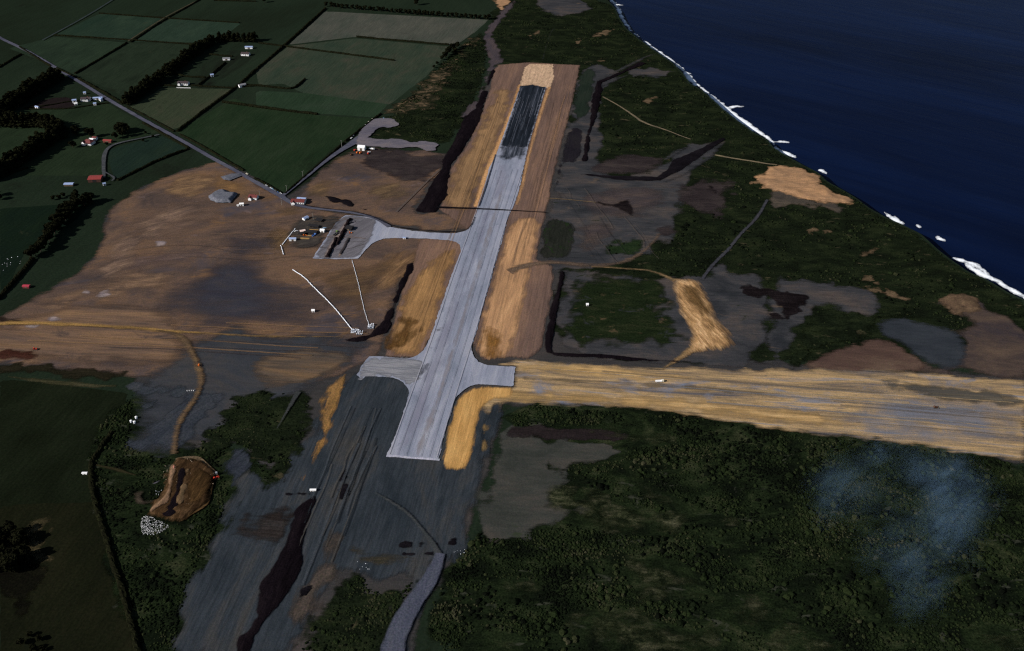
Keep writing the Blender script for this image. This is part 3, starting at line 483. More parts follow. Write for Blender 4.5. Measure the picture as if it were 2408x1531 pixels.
ribbon('haul_track', T(2,1,[(1060,1080),(1160,1010),(1240,960),(1300,920)]), [5,7,10,16], earth('haul_sand', [(100,82,60),(120,98,70),(136,110,78)], 9, 3, 0, .2, feather=3))
ribbon('haul_track', T(2,1,[(560,350),(760,365),(960,375),(1060,410),(1150,450)]), [6,5,5,6,9], earth('haul_sand_b', [(86,74,60),(108,90,66),(124,102,74)], 9, 3, 0, .2, feather=3))
ribbon('haul_track', T(2,1,[(-20,390),(120,335),(300,320),(560,350),(760,330),(880,280),(980,200),(1040,120)]), [16,14,12,12,10,9,8,6], earth('haul_soil', [(72,62,56),(90,75,64),(106,86,70)], 12, 3, 0, .2, feather=5))
ribbon('foot_track', T(2,0,[(240,1400),(400,1410),(590,1430)]), 2.5, earth('thin_track', [(80,70,56),(94,80,62),(106,90,68)], 9, 3, 0, .2, feather=1))
ribbon('dirt_track', T(2,0,[(640,685),(760,750),(860,820),(930,870),(1090,920),(1200,965),(1260,985)]), [4,3.5,4,5,5,3,3], earth('white_track', [(76,70,60),(100,90,74),(116,104,84)], 14, 3, 0, .3, feather=1.5))
ribbon('dirt_track', T(2,0,[(1430,1095),(1560,1120),(1700,1140),(1806,1160),(1870,1165)]), [5,4.5,4.5,4.5,4], earth('white_track_b', [(84,76,64),(104,94,76),(118,106,84)], 14, 3, 0, .3, feather=1.5))
ribbon('dirt_track', T(2,1,[(1340,440),(1420,330),(1530,230),(1620,110),(1730,10),(1800,-120)]), 5, earth('grey_track', [(44,46,52),(54,54,60),(60,60,62)], 14, 3, 0, .2, feather=2))
ribbon('dirt_track', T(2,0,[(215,430),(230,370),(240,330),(270,240),(295,200)]), 4, GREYB)
ribbon('dirt_track', T(2,0,[(580,600),(620,560),(740,505),(890,430),(950,400),(1020,380)]), [14,12,12,12,10,4], GREYB)
ribbon('dirt_track', T(2,0,[(600,620),(730,560),(830,530)]), [14,14,4], GREYB)
ribbon('dirt_track', T(2,0,[(1060,1280),(1200,1220),(1350,1120),(1500,1000)]), [18,20,20,8], GREYB)
ribbon('dirt_track', T(2,0,[(1080,1130),(1200,1050),(1260,1040)]), [10,14,5], GREYB)
# dark spoil banks beside the strips: stripped topsoil heaped in long low ridges
bank = lambda h, w: (lambda P, s: .6*h*np.clip(s/w, 0, 1)**.8*(1+.35*fbm(P[:,0]/6, P[:,1]/6, 2)))
patch('topsoil_bank', T(1,0,[(1680,480),(1690,510),(1660,560),(1635,610),(1625,600),(1650,510)]), DARK, cell=2, sm=0, amp=1.5, relief=bank(1.5, 6))
patch('topsoil_bank', T(1,0,[(1590,640),(1645,640),(1610,740),(1580,850),(1540,930),(1500,1000),(1440,1090),(1380,1160),(1365,1240),(1350,1380),(1270,1500),(1190,1505),(1120,1495),(1160,1430),(1240,1290),(1310,1190),(1310,1140),(1400,970),(1470,830),(1540,770),(1570,700)]), DARK, cell=2.5, sm=0, amp=1.9, nsc=9, relief=bank(2.0, 9))
patch('topsoil_bank', T(1,1,[(1070,335),(1112,322),(1100,395),(1062,455),(1012,560),(970,680),(950,760),(930,825),(860,840),(760,880),(640,888),(600,870),(650,858),(800,835),(840,790),(900,710),(950,640),(985,540),(1020,440)]), DARK, cell=2, sm=0, amp=1.9, nsc=8, relief=bank(2.0, 8))
patch('topsoil_bank', T(2,1,[(335,375),(372,390),(370,430),(335,600),(305,780),(280,930),(300,960),(420,962),(700,972),(850,995),(1050,1012),(1265,1022),(1270,1034),(1100,1026),(850,1020),(600,1000),(300,985),(240,960),(222,900),(235,830),(270,640),(312,500)]), DARK, cell=2, sm=0, amp=1.2, nsc=8, relief=bank(1.8, 7))
patch('topsoil_bank', T(2,0,[(600,575),(640,560),(760,510),(900,435),(955,448),(800,512),(640,585),(630,690),(595,830),(548,960),(550,1000),(530,1145),(490,1140),(520,960),(545,880),(560,700)]), DARK, cell=2, sm=0, amp=1.5, nsc=8, relief=bank(1.5, 7))
patch('topsoil_bank', T(2,0,[(385,1222),(700,1240),(1020,1250),(1100,1190),(1130,1130),(1250,1085),(1490,968),(1505,985),(1300,1130),(1200,1200),(1050,1276),(900,1280),(730,1272),(560,1245)]), DARKC, cell=2, sm=0, amp=1.5, nsc=8, relief=bank(1.5, 7))
patch('topsoil_bank', T(1,2,[(415,425),(430,440),(400,540),(350,740),(325,900),(300,1040),(180,1180),(60,1340),(0,1440),(-40,1600),(-170,1600),(-130,1450),(0,1300),(30,1050),(120,930),(190,820),(240,680),(270,540),(330,480)]), DARK, cell=2, sm=0, amp=1.9, nsc=9, relief=bank(2.0, 9))
patch('dark_wash', T(1,2,[(270,530),(250,680),(210,770),(20,770),(-100,760),(-130,690),(-40,600),(80,520),(160,490)]), earth('dark_wash_soil', [(30,25,24),(38,34,33),(48,46,46)], 9, 6, ang_c, .35, 2, 10, feather=9), cell=2.5, amp=5)
for pts in ([(130,435),(250,410),(400,420),(300,440)], [(600,280),(640,240),(650,300),(590,350)], [(580,400),(620,350),(670,360),(660,430),(580,470)], [(950,790),(1080,745),(1105,770),(1100,805),(1000,800)], [(1140,780),(1180,755),(1205,770),(1160,810)], [(1010,855),(1130,845),(1125,860)], [(1150,850),(1240,820),(1250,865)], [(1265,760),(1310,830),(1280,800)], [(1310,800),(1400,740),(1430,740),(1330,830)], [(300,1160),(360,1060),(430,1100),(350,1130)]):
    patch('spoil_streak', T(1,2,pts), DARKC, cell=1.5, amp=2, nsc=5, relief=bank(.7, 4))
patch('dark_wash', T(2,0,[(590,1420),(660,1440),(720,1440),(780,1400),(840,1400),(850,1450),(870,1500),(840,1540),(780,1500),(720,1460),(620,1450)]), DARKW, cell=2, amp=2.5)
patch('dark_wash', T(3,1,[(-190,500),(-60,500),(60,530),(380,545),(270,600),(260,650),(180,680),(190,740),(100,760),(70,620),(20,560),(-100,580),(-180,560)]), DARKW, cell=2.5, amp=5, nsc=10)
patch('dark_wash', T(3,1,[(-120,640),(-20,650),(80,690),(80,720),(0,700),(-120,680)]), DARKW, cell=2.5, amp=4)
patch('dark_wash', T(3,1,[(-120,1020),(0,1015),(80,1060),(0,1065),(-100,1050)]), DARKW, cell=2.5, amp=3)
patch('dark_wash', T(1,0,[(470,1380),(560,1400),(680,1415),(700,1440),(690,1465),(800,1480),(760,1490),(600,1450),(520,1415)]), DARKC, cell=2, amp=2, relief=bank(2, 5))
patch('dark_wash', T(2,0,[(1370,1300),(1440,1320),(1450,1370),(1400,1360)]), DARKW, cell=2, amp=3)
patch('scrub_island', T(3,1,[(330,660),(440,640),(640,690),(760,700),(830,640),(1000,650),(1080,740),(920,690),(740,750),(740,800),(820,830),(720,840),(660,905),(500,900),(420,940),(180,1050),(150,1050),(130,990),(220,840),(260,770)]), SCRUB, cell=3.5, amp=4, nsc=9)

# sealed surfaces
TAR = earth('runway_seal', [(112,118,134),(130,134,150),(146,148,160)], 26, 4, ang_r, .13, 1.4, 40, .14, 1.0, lo=.34, hi=.66, spots=[((106,112,126), 20, .60, .12), ((150,150,166), 14, .64, .1)], bump=.1, rough=.8)
RUN = [(932,1020),(948,975),(962,927),(959,914),(949,902),(938,894),(922,889),(859,886),(852,893),(846,890),(839,884),(845,874),(850,862),(858,850),(869,839),(902,840),(952,844),(966,843),(979,838),(990,830),(999,820),(1005,810),(1012,794),(1035,727),(1059,657),(1079,604),(1083,592),(1084,584),(1080,575),(1070,569),(1052,566),(995,562),(925,561),(902,563),(886,568),(872,577),(858,592),(842,609),(800,611),(735,609),(756,577),(791,523),(813,507),(869,512),(889,520),(905,530),(922,536),(969,544),(1010,548),(1052,550),(1075,549),(1092,545),(1103,538),(1110,528),(1117,510),(1125,487),(1135,460),(1149,400),(1165,367),(1180,330),(1224,203),(1284,206),(1241,348),(1224,433),(1211,480),(1195,510),(1187,544),(1165,620),(1149,677),(1132,737),(1119,787),(1111,808),(1108,818),(1110,830),(1117,843),(1126,852),(1138,858),(1155,861),(1204,864),(1212,865),(1207,910),(1170,908),(1135,905),(1120,906),(1108,909),(1096,915),(1084,923),(1074,934),(1068,946),(1064,962),(1045,1020),(1032,1082),(970,1078),(908,1074)]
patch('runway', RUN, TAR, cell=1.5, amp=.8, nsc=4, sm=0)
patch('runway_lane', [(915,1072),(975,1078),(1085,740),(1175,480),(1240,290),(1212,285),(1145,480),(1045,730)], earth('runway_pale_lane', [(126,128,150),(136,136,156),(144,142,160)], 30, 5, ang_r, .1, 2, 40, .08, 1, feather=16, bump=0, amax=.8), cell=3, amp=2)
patch('runway_lane', [(968,1078),(990,1080),(1036,950),(1072,830),(1130,640),(1195,420),(1184,420),(1115,640),(1056,830),(1018,950)], earth('runway_centre_lane', [(128,124,134),(136,130,136),(144,138,142)], 30, 5, ang_r, .12, 2, 40, .08, 1, feather=4, bump=0, amax=.75), cell=2, amp=1)
patch('stub_gravel', T(1,1,[(760,1040),(810,990),(900,995),(1050,1005),(1140,1000),(1190,1040),(1180,1120),(1090,1210),(1040,1165),(960,1135),(770,1125),(740,1165),(715,1120)]), earth('loose_chip', [(96,98,106),(116,117,124),(136,135,140)], 6, 6, ang_c, .35, 1.0, 14, .2, .8, feather=3), cell=1.5, amp=2.5, nsc=5)
patch('tar_stain', T(1,1,[(1190,1030),(1225,1030),(1200,1100),(1130,1180),(1080,1230),(1070,1215),(1110,1160)]), earth('tar_stain', [(70,72,84),(82,84,96),(96,98,112)], 6, 4, ang_r, .2, feather=5), cell=1.5, amp=2)
patch('tar_stain', T(1,1,[(1260,790),(1310,780),(1315,815),(1265,820)]), earth('tar_stain_b', [(84,86,96),(98,100,112)], 4, 2, 0, .2, feather=5), cell=1.5, amp=2)
patch('tar_stain', T(1,1,[(1330,790),(1375,785),(1375,840),(1335,850)]), earth('tar_stain_c', [(94,96,106),(106,108,120)], 4, 2, 0, .2, feather=6), cell=1.5, amp=2)
patch('fresh_asphalt', [(1222,203),(1252,199),(1285,206),(1268,262),(1243,346),(1230,350),(1215,347),(1195,350),(1176,343),(1200,275)], earth('fresh_asphalt', [(22,26,33),(32,37,45),(58,62,72)], 6, 14, ang_r, .5, 1.0, 60, .2, .8, lo=.36, hi=.7, feather=3), cell=1.5, amp=1.2, nsc=4, sm=0)
patch('asphalt_streaks', [(1178,338),(1244,340),(1232,378),(1212,372),(1196,382),(1166,372)], earth('asphalt_streaks', [(34,39,47),(56,60,70),(92,96,108)], 3, 16, ang_r, .5, .9, 40, .2, .8, feather=9, lo=.36, hi=.62), cell=2, amp=3, nsc=6)
def strip_streaks():
    r = np.random.default_rng(21); a0, a1, b0, b1 = [np.array(U(*q)) for q in ((1226,206),(1282,208),(1180,344),(1240,346))]
    ms = [earth('asphalt_streak', [c, tuple(v+12 for v in c)], 4, 8, ang_r, .4, 1, 14, .3, 1, feather=.6, amax=.7) for c in ((64,68,78),(20,23,29),(88,92,104))]
    for k in range(22):
        f = r.uniform(.03, .97); t0 = r.uniform(0, .55); t1 = t0+r.uniform(.25, .6); A0 = a0*(1-f)+a1*f; B0 = b0*(1-f)+b1*f
        ribbon('asphalt_streak', [A0+(B0-A0)*t+r.normal(0, .25, 2) for t in np.linspace(t0, min(1.04, t1), 4)], r.uniform(.7, 1.8), ms[k % 3], jitter=.5, raw=True)
strip_streaks()
ribbon('runway_edge_ridge', [(909,1073),(970,1078),(1034,1083)], 3, earth('white_chip', [(150,150,166),(166,166,180)], 3, 2, 0, .2, feather=.6), jitter=.6, sm=0, step=2)
# apron lanes
patch('apron_gravel', [(735,609),(756,577),(791,523),(813,507),(869,512),(889,520),(880,545),(868,575),(842,609),(800,611)], earth('apron_gravel', [(76,74,80),(94,92,98),(110,107,114)], 10, 6, R(52), .3, 1.6, 16, .2, 1, feather=3), cell=2, amp=1.5)
patch('apron_lane', [(752,606),(776,608),(836,520),(815,512)], earth('apron_pale', [(112,102,100),(122,110,106),(130,118,114)], 14, 4, R(60), .15, 2, 10, .2, 1, feather=3), cell=2, amp=1)
patch('apron_lane', [(790,608),(800,609),(842,540),(828,540)], earth('apron_pale_b', [(116,104,100),(126,112,106)], 14, 4, R(60), .15, 2, 10, .2, 1, feather=3), cell=2, amp=1)
# depot ground, wheel tracks, paving joints
patch('depot_ground', [(670,560),(690,520),(720,505),(800,505),(790,530),(755,580),(735,600),(690,590)], earth('depot_soil', [(44,42,42),(56,52,50),(70,64,58)], 10, 2, R(40), .25, 2, 6, .25, 1, feather=10), cell=3, amp=5)
def tracks(n, a, b, spread, ang, cols, wmin, wmax, seed, curl=.06, lmin=.25, amax=.55, sc=(10, 4)):
    r = np.random.default_rng(seed); A0, B0 = np.array(U(*a)), np.array(U(*b)); d = (B0-A0); L = np.linalg.norm(d); d /= L; nn = np.array([-d[1], d[0]])
    ms = [earth('wheel_track', [c, tuple(min(255, int(v*1.12)) for v in c)], 6, 4, ang, .3, 1.2, 8, .3, 1, feather=.9, amax=amax) for c in cols]
    for k in range(n):
        t0 = r.uniform(0, 1-lmin); t1 = min(1, t0+r.uniform(lmin, .8)); o = r.uniform(-spread, spread); q = r.normal(0, curl*L*.12, 5)
        ts = np.linspace(t0, t1, 5); P = [A0+d*L*t+nn*(o+q[i]*(.3+i*.2)) for i, t in enumerate(ts)]
        ribbon('wheel_track', P, r.uniform(wmin, wmax), ms[k % len(ms)], jitter=.5, raw=True)
tracks(16, (1230,890), (2400,985), 26, ang_c, [(96,86,76),(160,138,106),(110,112,118)], 1.2, 3.2, 5, .03, amax=.4)
tracks(12, (1160,830), (1330,200), 9, ang_r, [(136,106,82),(86,70,62)], 1.2, 2.6, 6, .02, amax=.32)
tracks(8, (960,820), (1180,230), 6, ang_r, [(140,108,76),(84,68,56)], 1.2, 2.4, 7, .02, amax=.32)
tracks(14, (690,1420), (868,960), 22, ang_r, [(66,64,62),(34,38,42),(58,62,68)], 1.2, 3.0, 8, .06)
tracks(9, (20,760), (860,800), 40, ang_c, [(122,96,70),(60,54,54)], 1.2, 3.0, 9, .05, amax=.4)
tracks(10, (300,560), (860,560), 60, ang_c, [(104,84,68),(62,54,52)], 1.2, 2.4, 10, .3, amax=.35)
tracks(10, (1350,430), (1480,620), 40, ang_r, [(76,68,64),(40,40,44)], 1.2, 2.6, 11, .12, amax=.35)
JOINT = earth('paving_joint', [(92,96,110),(104,107,122)], 5, 6, ang_r, .3, 1, 10, .2, 1, feather=.5, amax=.6); PALEJ = earth('pale_edge', [(144,144,158),(154,153,164)], 5, 6, ang_r, .3, 1, 10, .2, 1, feather=.6, amax=.7)
eL = [(912,1070),(962,930),(1012,800),(1059,657),(1112,515),(1149,402)]; eR = [(1030,1078),(1064,962),(1119,787),(1149,677),(1195,510),(1232,400)]
for f, mt, w in ((.03, PALEJ, 1.3), (.2, JOINT, .9), (.36, JOINT, .9), (.66, JOINT, .9), (.82, JOINT, .9), (.97, PALEJ, 1.3)):
    ribbon('paving_lane_joint', [(a[0]*(1-f)+b[0]*f, a[1]*(1-f)+b[1]*f) for a, b in zip(eL, eR)], w, mt, jitter=.3, sm=2)
# roads
road_l = [(-30,72),(0,91),(58,118),(100,142),(150,172),(200,202),(245,230),(300,262),(350,290),(400,317),(450,345),(505,377),(560,406),(600,430),(640,452),(668,466)]
ribbon('road', road_l, 7.4, GRAVEL, jitter=.12, sm=1)
ribbon('road', [(600,429),(640,452),(668,468),(690,483),(735,492),(800,498),(840,504),(870,510),(895,521),(915,535)], [8,8,8,7,6,6,6,7], GRAVEL, jitter=.1)
ribbon('road', [(664,463),(680,450),(720,418),(760,385),(790,363),(815,347),(835,335),(860,318)], [6,6,6,6,7,9,14,18], GRAVEL, jitter=.1)
patch('gravel_yard', T(1,0,[(740,920),(800,860),(870,835),(960,840),(1010,870),(1000,895),(940,905),(880,905),(820,945),(780,985),(1000,985),(1130,1010),(1160,1000),(1285,1012),(1275,1068),(1190,1070),(1150,1045),(900,1050),(740,1030),(690,1020)]), PALE, cell=2.5, amp=2, nsc=9)
ribbon('farm_drive', T(0,0,[(1125,955),(1000,980),(850,1010),(780,1035),(745,1070),(732,1120),(732,1215),(738,1262)]), [4,4,4.5,6,7,6,5.5,4], earth('drive_gravel', [(52,54,58),(62,64,68),(72,74,78)], 8, 2, 0, .15, feather=1.2), jitter=.15)
ribbon('farm_drive', T(0,0,[(735,1215),(780,1240),(812,1262),(790,1282)]), [2.5,2.5,4,3], earth('drive_gravel_b', [(56,58,62),(66,68,72)], 8, 2, 0, .15, feather=1), jitter=.2)
ribbon('farm_track', T(0,0,[(300,288),(500,180),(650,95),(800,0),(900,-60)]), 3.5, earth('far_track', [(44,50,56),(52,58,62)], 8, 2, 0, .15, feather=1), jitter=.2)
ribbon('farm_track', T(0,0,[(905,295),(1140,140),(1250,80),(1410,0),(1500,-50)]), 3.5, earth('far_track_b', [(54,50,40),(66,60,48)], 8, 2, 0, .15, feather=1), jitter=.2)
ribbon('dirt_track', T(0,1,[(-40,762),(180,752),(500,765),(800,780),(1060,798),(1240,815),(1500,830),(1800,848),(2100,852),(2420,850)]), [9,10,9,8,9,7,5,5,4,3], earth('yellow_track', [(112,88,54),(132,104,62),(150,118,72)], 8, 8, ang_c, .2, feather=3.5), jitter=.2)
ribbon('dirt_track', T(0,1,[(1100,806),(1230,825),(1310,880),(1350,950),(1400,1060),(1425,1160),(1400,1250),(1320,1370),(1270,1440),(1240,1531),(1225,1680)]), [5,8,12,10,10,10,8,9,9,8,9], earth('brown_track', [(70,58,48),(86,70,54),(104,84,60)], 8, 4, 0, .2, feather=3.5), jitter=.2)
ribbon('dirt_track', T(1,2,[(840,420),(960,490),(1080,570),(1180,690),(1250,780),(1290,860)]), [3,4,4,4,5,8], earth('faint_track', [(50,54,56),(58,60,62)], 8, 4, 0, .1, feather=2.5), jitter=.2)
ribbon('dirt_track', T(1,2,[(1300,850),(1270,950),(1200,1080),(1110,1200),(1030,1330),(980,1450),(960,1560),(950,1650)]), [10,12,14,15,16,17,18,18], earth('grey_haul_road', [(58,62,76),(66,69,82),(74,76,86)], 10, 3, ang_r, .15, 2, 8, feather=2.5), jitter=.12)
ribbon('dirt_track', T(1,1,[(300,1240),(240,1340),(190,1430),(150,1500)]), [7,5,3,2], earth('grey_path', [(48,50,52),(56,58,58)], 8, 3, 0, .15, feather=2), jitter=.2)
ribbon('dirt_track', T(0,2,[(680,228),(830,260),(960,300)]), [3,5,2], earth('olive_path', [(36,34,22),(44,40,28)], 8, 3, 0, .15, feather=2), jitter=.4)
ribbon('drain', [(1126,487),(1140,450),(1152,410),(1165,365)], 1.6, earth('drain_line', [(44,44,52),(56,56,64)], 8, 3, 0, .15, feather=.5), jitter=.3)
ribbon('drain', T(1,0,[(1270,1468),(1500,1475),(1806,1490),(2050,1505)]), [6,5,4,3], DARKC, jitter=.3)
ribbon('drain', [(1117,512),(1110,530),(1100,541),(1080,547),(1040,547),(970,541),(925,534),(905,525),(890,517),(870,509),(840,501),(800,496),(735,489),(690,478)], [2.6,2.6,3,3,3,3,3,3,3,3,3,3], DARKC, jitter=.3)
ribbon('foot_track', T(1,0,[(1300,1200),(1200,1290),(1100,1390),(990,1500)]), 1.6, earth('scratch_track', [(70,66,66),(80,76,74)], 8, 3, 0, .15, feather=.5), jitter=.3)

# quarry
patch('quarry_floor', T(0,2,[(1230,180),(1330,165),(1430,190),(1500,240),(1545,300),(1510,350),(1490,460),(1440,510),(1340,570),(1290,620),(1200,625),(1110,590),(1010,590),(1030,560),(1060,500),(1150,440),(1150,330),(1170,270)]), earth('quarry_earth', [(38,28,18),(56,41,27),(84,65,46)], 7, 3, R(75), .35, 1.6, 7, .35, 1, feather=3), cell=2, amp=2.5, nsc=8, relief=lambda P, s: np.clip(s/5, 0, 1)*(1.0+1.8*np.abs(fbm(P[:,0]/9, P[:,1]/9, 5, 4))))
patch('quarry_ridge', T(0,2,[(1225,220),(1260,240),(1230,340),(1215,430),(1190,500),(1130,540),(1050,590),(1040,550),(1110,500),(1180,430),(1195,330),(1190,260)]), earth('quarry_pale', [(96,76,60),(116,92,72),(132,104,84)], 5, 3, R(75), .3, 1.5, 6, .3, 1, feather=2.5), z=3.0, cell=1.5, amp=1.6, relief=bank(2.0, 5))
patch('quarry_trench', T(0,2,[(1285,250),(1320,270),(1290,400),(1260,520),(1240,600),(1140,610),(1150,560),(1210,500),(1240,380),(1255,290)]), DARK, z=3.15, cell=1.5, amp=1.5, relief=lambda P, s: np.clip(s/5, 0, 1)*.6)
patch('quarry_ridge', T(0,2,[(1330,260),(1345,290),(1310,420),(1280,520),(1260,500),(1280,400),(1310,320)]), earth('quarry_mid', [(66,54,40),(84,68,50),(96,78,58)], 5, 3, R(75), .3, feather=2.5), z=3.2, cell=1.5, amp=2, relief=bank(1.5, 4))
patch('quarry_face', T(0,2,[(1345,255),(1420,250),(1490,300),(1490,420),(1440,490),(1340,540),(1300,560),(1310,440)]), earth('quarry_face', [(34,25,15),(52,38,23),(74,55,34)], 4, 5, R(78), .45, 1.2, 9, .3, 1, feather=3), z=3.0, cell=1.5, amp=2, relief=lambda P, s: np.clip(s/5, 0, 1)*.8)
ribbon('quarry_rim', T(0,2,[(1240,185),(1320,170),(1400,175),(1450,210),(1500,260),(1535,295)]), [3,4,5,3,2.5,3], earth('rim_sand', [(60,52,42),(84,72,56),(110,94,74)], 4, 3, 0, .3, feather=1), z=1.3, jitter=.6)
ribbon('quarry_rim', T(0,2,[(1500,350),(1490,420),(1470,490),(1400,540),(1330,580),(1280,620)]), [3,2.5,3,4,4,2], earth('rim_clay', [(58,44,28),(74,56,36),(90,70,46)], 4, 3, 0, .3, feather=1), z=1.2, jitter=.6)
patch('pale_spoil', T(0,2,[(1060,360),(1140,325),(1150,340),(1090,370)]), PALE, cell=1.5, amp=1)
patch('pale_spoil', T(0,2,[(940,440),(1010,395),(1040,400),(1000,450),(1040,490),(1100,465),(1080,490),(1010,505),(960,500)]), earth('spoil_mix', [(50,44,38),(66,58,50)], 5, 2, 0, .2, feather=3), cell=1.5, amp=2)

# ================================================================== things
def empty(name, loc, rz=0, **props):
    o = bpy.data.objects.new(name, None); COL.objects.link(o); o.location = loc; o.rotation_euler = (0, 0, rz); o.empty_display_size = .5
    for k, v in props.items():
        if v is not None: o[k] = v
    return o
def geo(V, F):                                     # small mesh from python lists (faces of 3 or 4)
    V = np.array(V, float); f4 = np.array([f for f in F if len(f) == 4], int).reshape(-1, 4); f3 = np.array([f for f in F if len(f) == 3], int).reshape(-1, 3)
    return mesh_np('shape', V, [f4, f3])
def box(x0, x1, y0, y1, z0, z1, tx=0, ty=0):       # box, top inset by tx, ty
    V = [(x0,y0,z0),(x1,y0,z0),(x1,y1,z0),(x0,y1,z0),(x0+tx,y0+ty,z1),(x1-tx,y0+ty,z1),(x1-tx,y1-ty,z1),(x0+tx,y1-ty,z1)]
    return V, [(0,3,2,1),(4,5,6,7),(0,1,5,4),(1,2,6,5),(2,3,7,6),(3,0,4,7)]
def join(*parts):
    V, F = [], []
    for v, f in parts:
        k = len(V); V += list(v); F += [tuple(i+k for i in q) for q in f]
    return V, F
def cyl(p, q, r0, r1=None, n=10, cap=True):
    r1 = r0 if r1 is None else r1; p, q = Vector(p), Vector(q); d = (q-p).normalized()
    u = d.orthogonal().normalized(); w = d.cross(u); V, F = [], []
    for c, r in ((p, r0), (q, r1)):
        V += [tuple(c+(u*math.cos(2*math.pi*i/n)+w*math.sin(2*math.pi*i/n))*r) for i in range(n)]
    F += [(i, (i+1) % n, n+(i+1) % n, n+i) for i in range(n)]
    if cap:
        V += [tuple(p), tuple(q)]; F += [((i+1) % n, i, 2*n) for i in range(n)] + [(n+i, n+(i+1) % n, 2*n+1) for i in range(n)]
    return V, F
def part(name, vf, mat, parent, **props): return link(name, geo(*vf), mat, parent, **props)
def copy_tree(o, loc, rz, **props):
    c = o.copy(); COL.objects.link(c); c.location = loc; c.rotation_euler = (0, 0, rz)
    for k, v in props.items(): c[k] = v
    def rec(src, dst):
        for ch in src.children:
            d = ch.copy(); COL.objects.link(d); d.parent = dst; rec(ch, d)
    rec(o, c); return c
WHITE = plain('white_paint', (225,225,228), .6, .08); CREAM = plain('cream_weatherboard', (205,196,178), .7, .1)
REDR = plain('red_iron_roof', (96,44,42), .6, .2); REDB = plain('red_barn_iron', (124,50,46), .55, .15); DKR = plain('dark_iron_roof', (58,48,50), .6, .2)
PALEB = plain('pale_blue_iron', (136,152,188), .5, .12); GREYR = plain('grey_iron_roof', (118,118,124), .5, .15); BLACKR = plain('black_tarred_roof', (22,19,22), .8, .3)
GLASS, gn, gl, gb = newmat('window_glass'); gb.inputs['Base Color'].default_value = (.02,.03,.04,1); gb.inputs['Roughness'].default_value = .08; gb.inputs['Specular IOR Level'].default_value = .6
tt = noise_node(gn, gl, mapped(gn, gl, 0, 1, 1), 1, 2); gr = ramp(gn, gl, tt.outputs[0], [(.3, (.012,.016,.02,1)), (.7, (.03,.04,.05,1))]); gl.new(gr.outputs[0], gb.inputs['Base Color'])
WOODM = plain('weathered_timber', (92,80,66), .9, .25); TYRE = plain('tyre_rubber', (20,19,20), .9, .2); STEEL = plain('dull_steel', (70,68,68), .6, .2)
BRICK = plain('brick', (112,66,54), .9, .2); CONC = plain('pale_concrete', (214,218,228), .85, .1); TIMBER_Y = plain('yellow_sawn_timber', (150,118,70), .85, .2)
PAINTS = {'white': WHITE, 'blue': plain('blue_car_paint', (74,110,170), .35, .06), 'sky': plain('light_blue_paint', (150,184,214), .35, .06), 'red': plain('red_paint', (186,58,40), .4, .1), 'orange': plain('orange_paint', (216,110,44), .4, .1), 'green': plain('green_paint', (104,132,58), .45, .1), 'yellow': plain('yellow_paint', (206,166,60), .45, .1), 'dark': plain('dark_paint', (40,40,46), .4, .1), 'grey': plain('grey_paint', (130,134,140), .4, .1), 'cream': plain('cream_car_paint', (210,204,186), .4, .06), 'brown': plain('brown_paint', (88,58,40), .5, .1)}

# ------------------------------------------------------------------ trees
LEAF = earth('dark_foliage', [(13,13,9),(20,21,13),(29,31,18)], 3, 1, 0, 0, fine=.4, fscale=.8, bump=0)
LEAF2 = earth('green_foliage', [(16,21,12),(24,31,16),(33,41,22)], 3, 1, 0, 0, fine=.4, fscale=.8, bump=0)
BARK = plain('bark', (54,42,34), .95, .3, 2)
def crown_mesh(seed, h, rad, kind):
    r = np.random.default_rng(seed); lob = []
    if kind == 'cone':
        for i in range(9):
            f = i/8; a = r.uniform(0, 6.3); k = rad*(1-.72*f)*r.uniform(.35, .6)
            lob.append((math.cos(a)*k, math.sin(a)*k, h*(.18+.72*f), rad*(.78-.52*f)*r.uniform(.8, 1.15), h*.15))
    else:
        for i in range(10):
            a = r.uniform(0, 6.3); k = rad*r.uniform(.15, .62); z = h*r.uniform(.34, .82)
            lob.append((math.cos(a)*k, math.sin(a)*k, z, rad*r.uniform(.36, .58), h*r.uniform(.13, .2)))
    n = 46; V = []; F = []
    for (cx, cy, cz, rr, rz) in lob:
        u = r.normal(size=(n, 3)); u /= np.linalg.norm(u, axis=1)[:,None]; u[:,2] = np.where(u[:,2] < -.5, -u[:,2], u[:,2])
        c = np.array([cx, cy, cz]) + u*np.array([rr, rr, rz])*r.uniform(.78, 1.12, (n, 1))
        nn = u + r.normal(size=(n, 3))*.55; nn /= np.linalg.norm(nn, axis=1)[:,None]
        t = np.cross(nn, r.normal(size=(n, 3))); t /= np.linalg.norm(t, axis=1)[:,None]; b = np.cross(nn, t)
        s = r.uniform(.09, .19, (n, 1))*rad*1.25
        for k in range(n):
            i = len(V); V += [c[k]-t[k]*s[k]-b[k]*s[k]*.7, c[k]+t[k]*s[k]*.8-b[k]*s[k], c[k]+t[k]*s[k]+b[k]*s[k]*.8+nn[k]*s[k]*.3, c[k]-t[k]*s[k]*.7+b[k]*s[k]]
            F.append((i, i+1, i+2, i+3))
    return geo(V, F)
def trunk_mesh(seed, h, rad):
    r = np.random.default_rng(seed+99); P = [cyl((0,0,-.3), (r.uniform(-.2,.2), r.uniform(-.2,.2), h*.45), h*.032, h*.022, 7), cyl((0,0,h*.44), (r.uniform(-.4,.4), r.uniform(-.4,.4), h*.86), h*.022, h*.006, 6)]
    for i in range(5):
        a = r.uniform(0, 6.3); z = h*r.uniform(.25, .6); P.append(cyl((0,0,z), (math.cos(a)*rad*.65, math.sin(a)*rad*.65, z+h*.14), h*.013, h*.004, 5))
    return geo(*join(*P))
TREES = {}
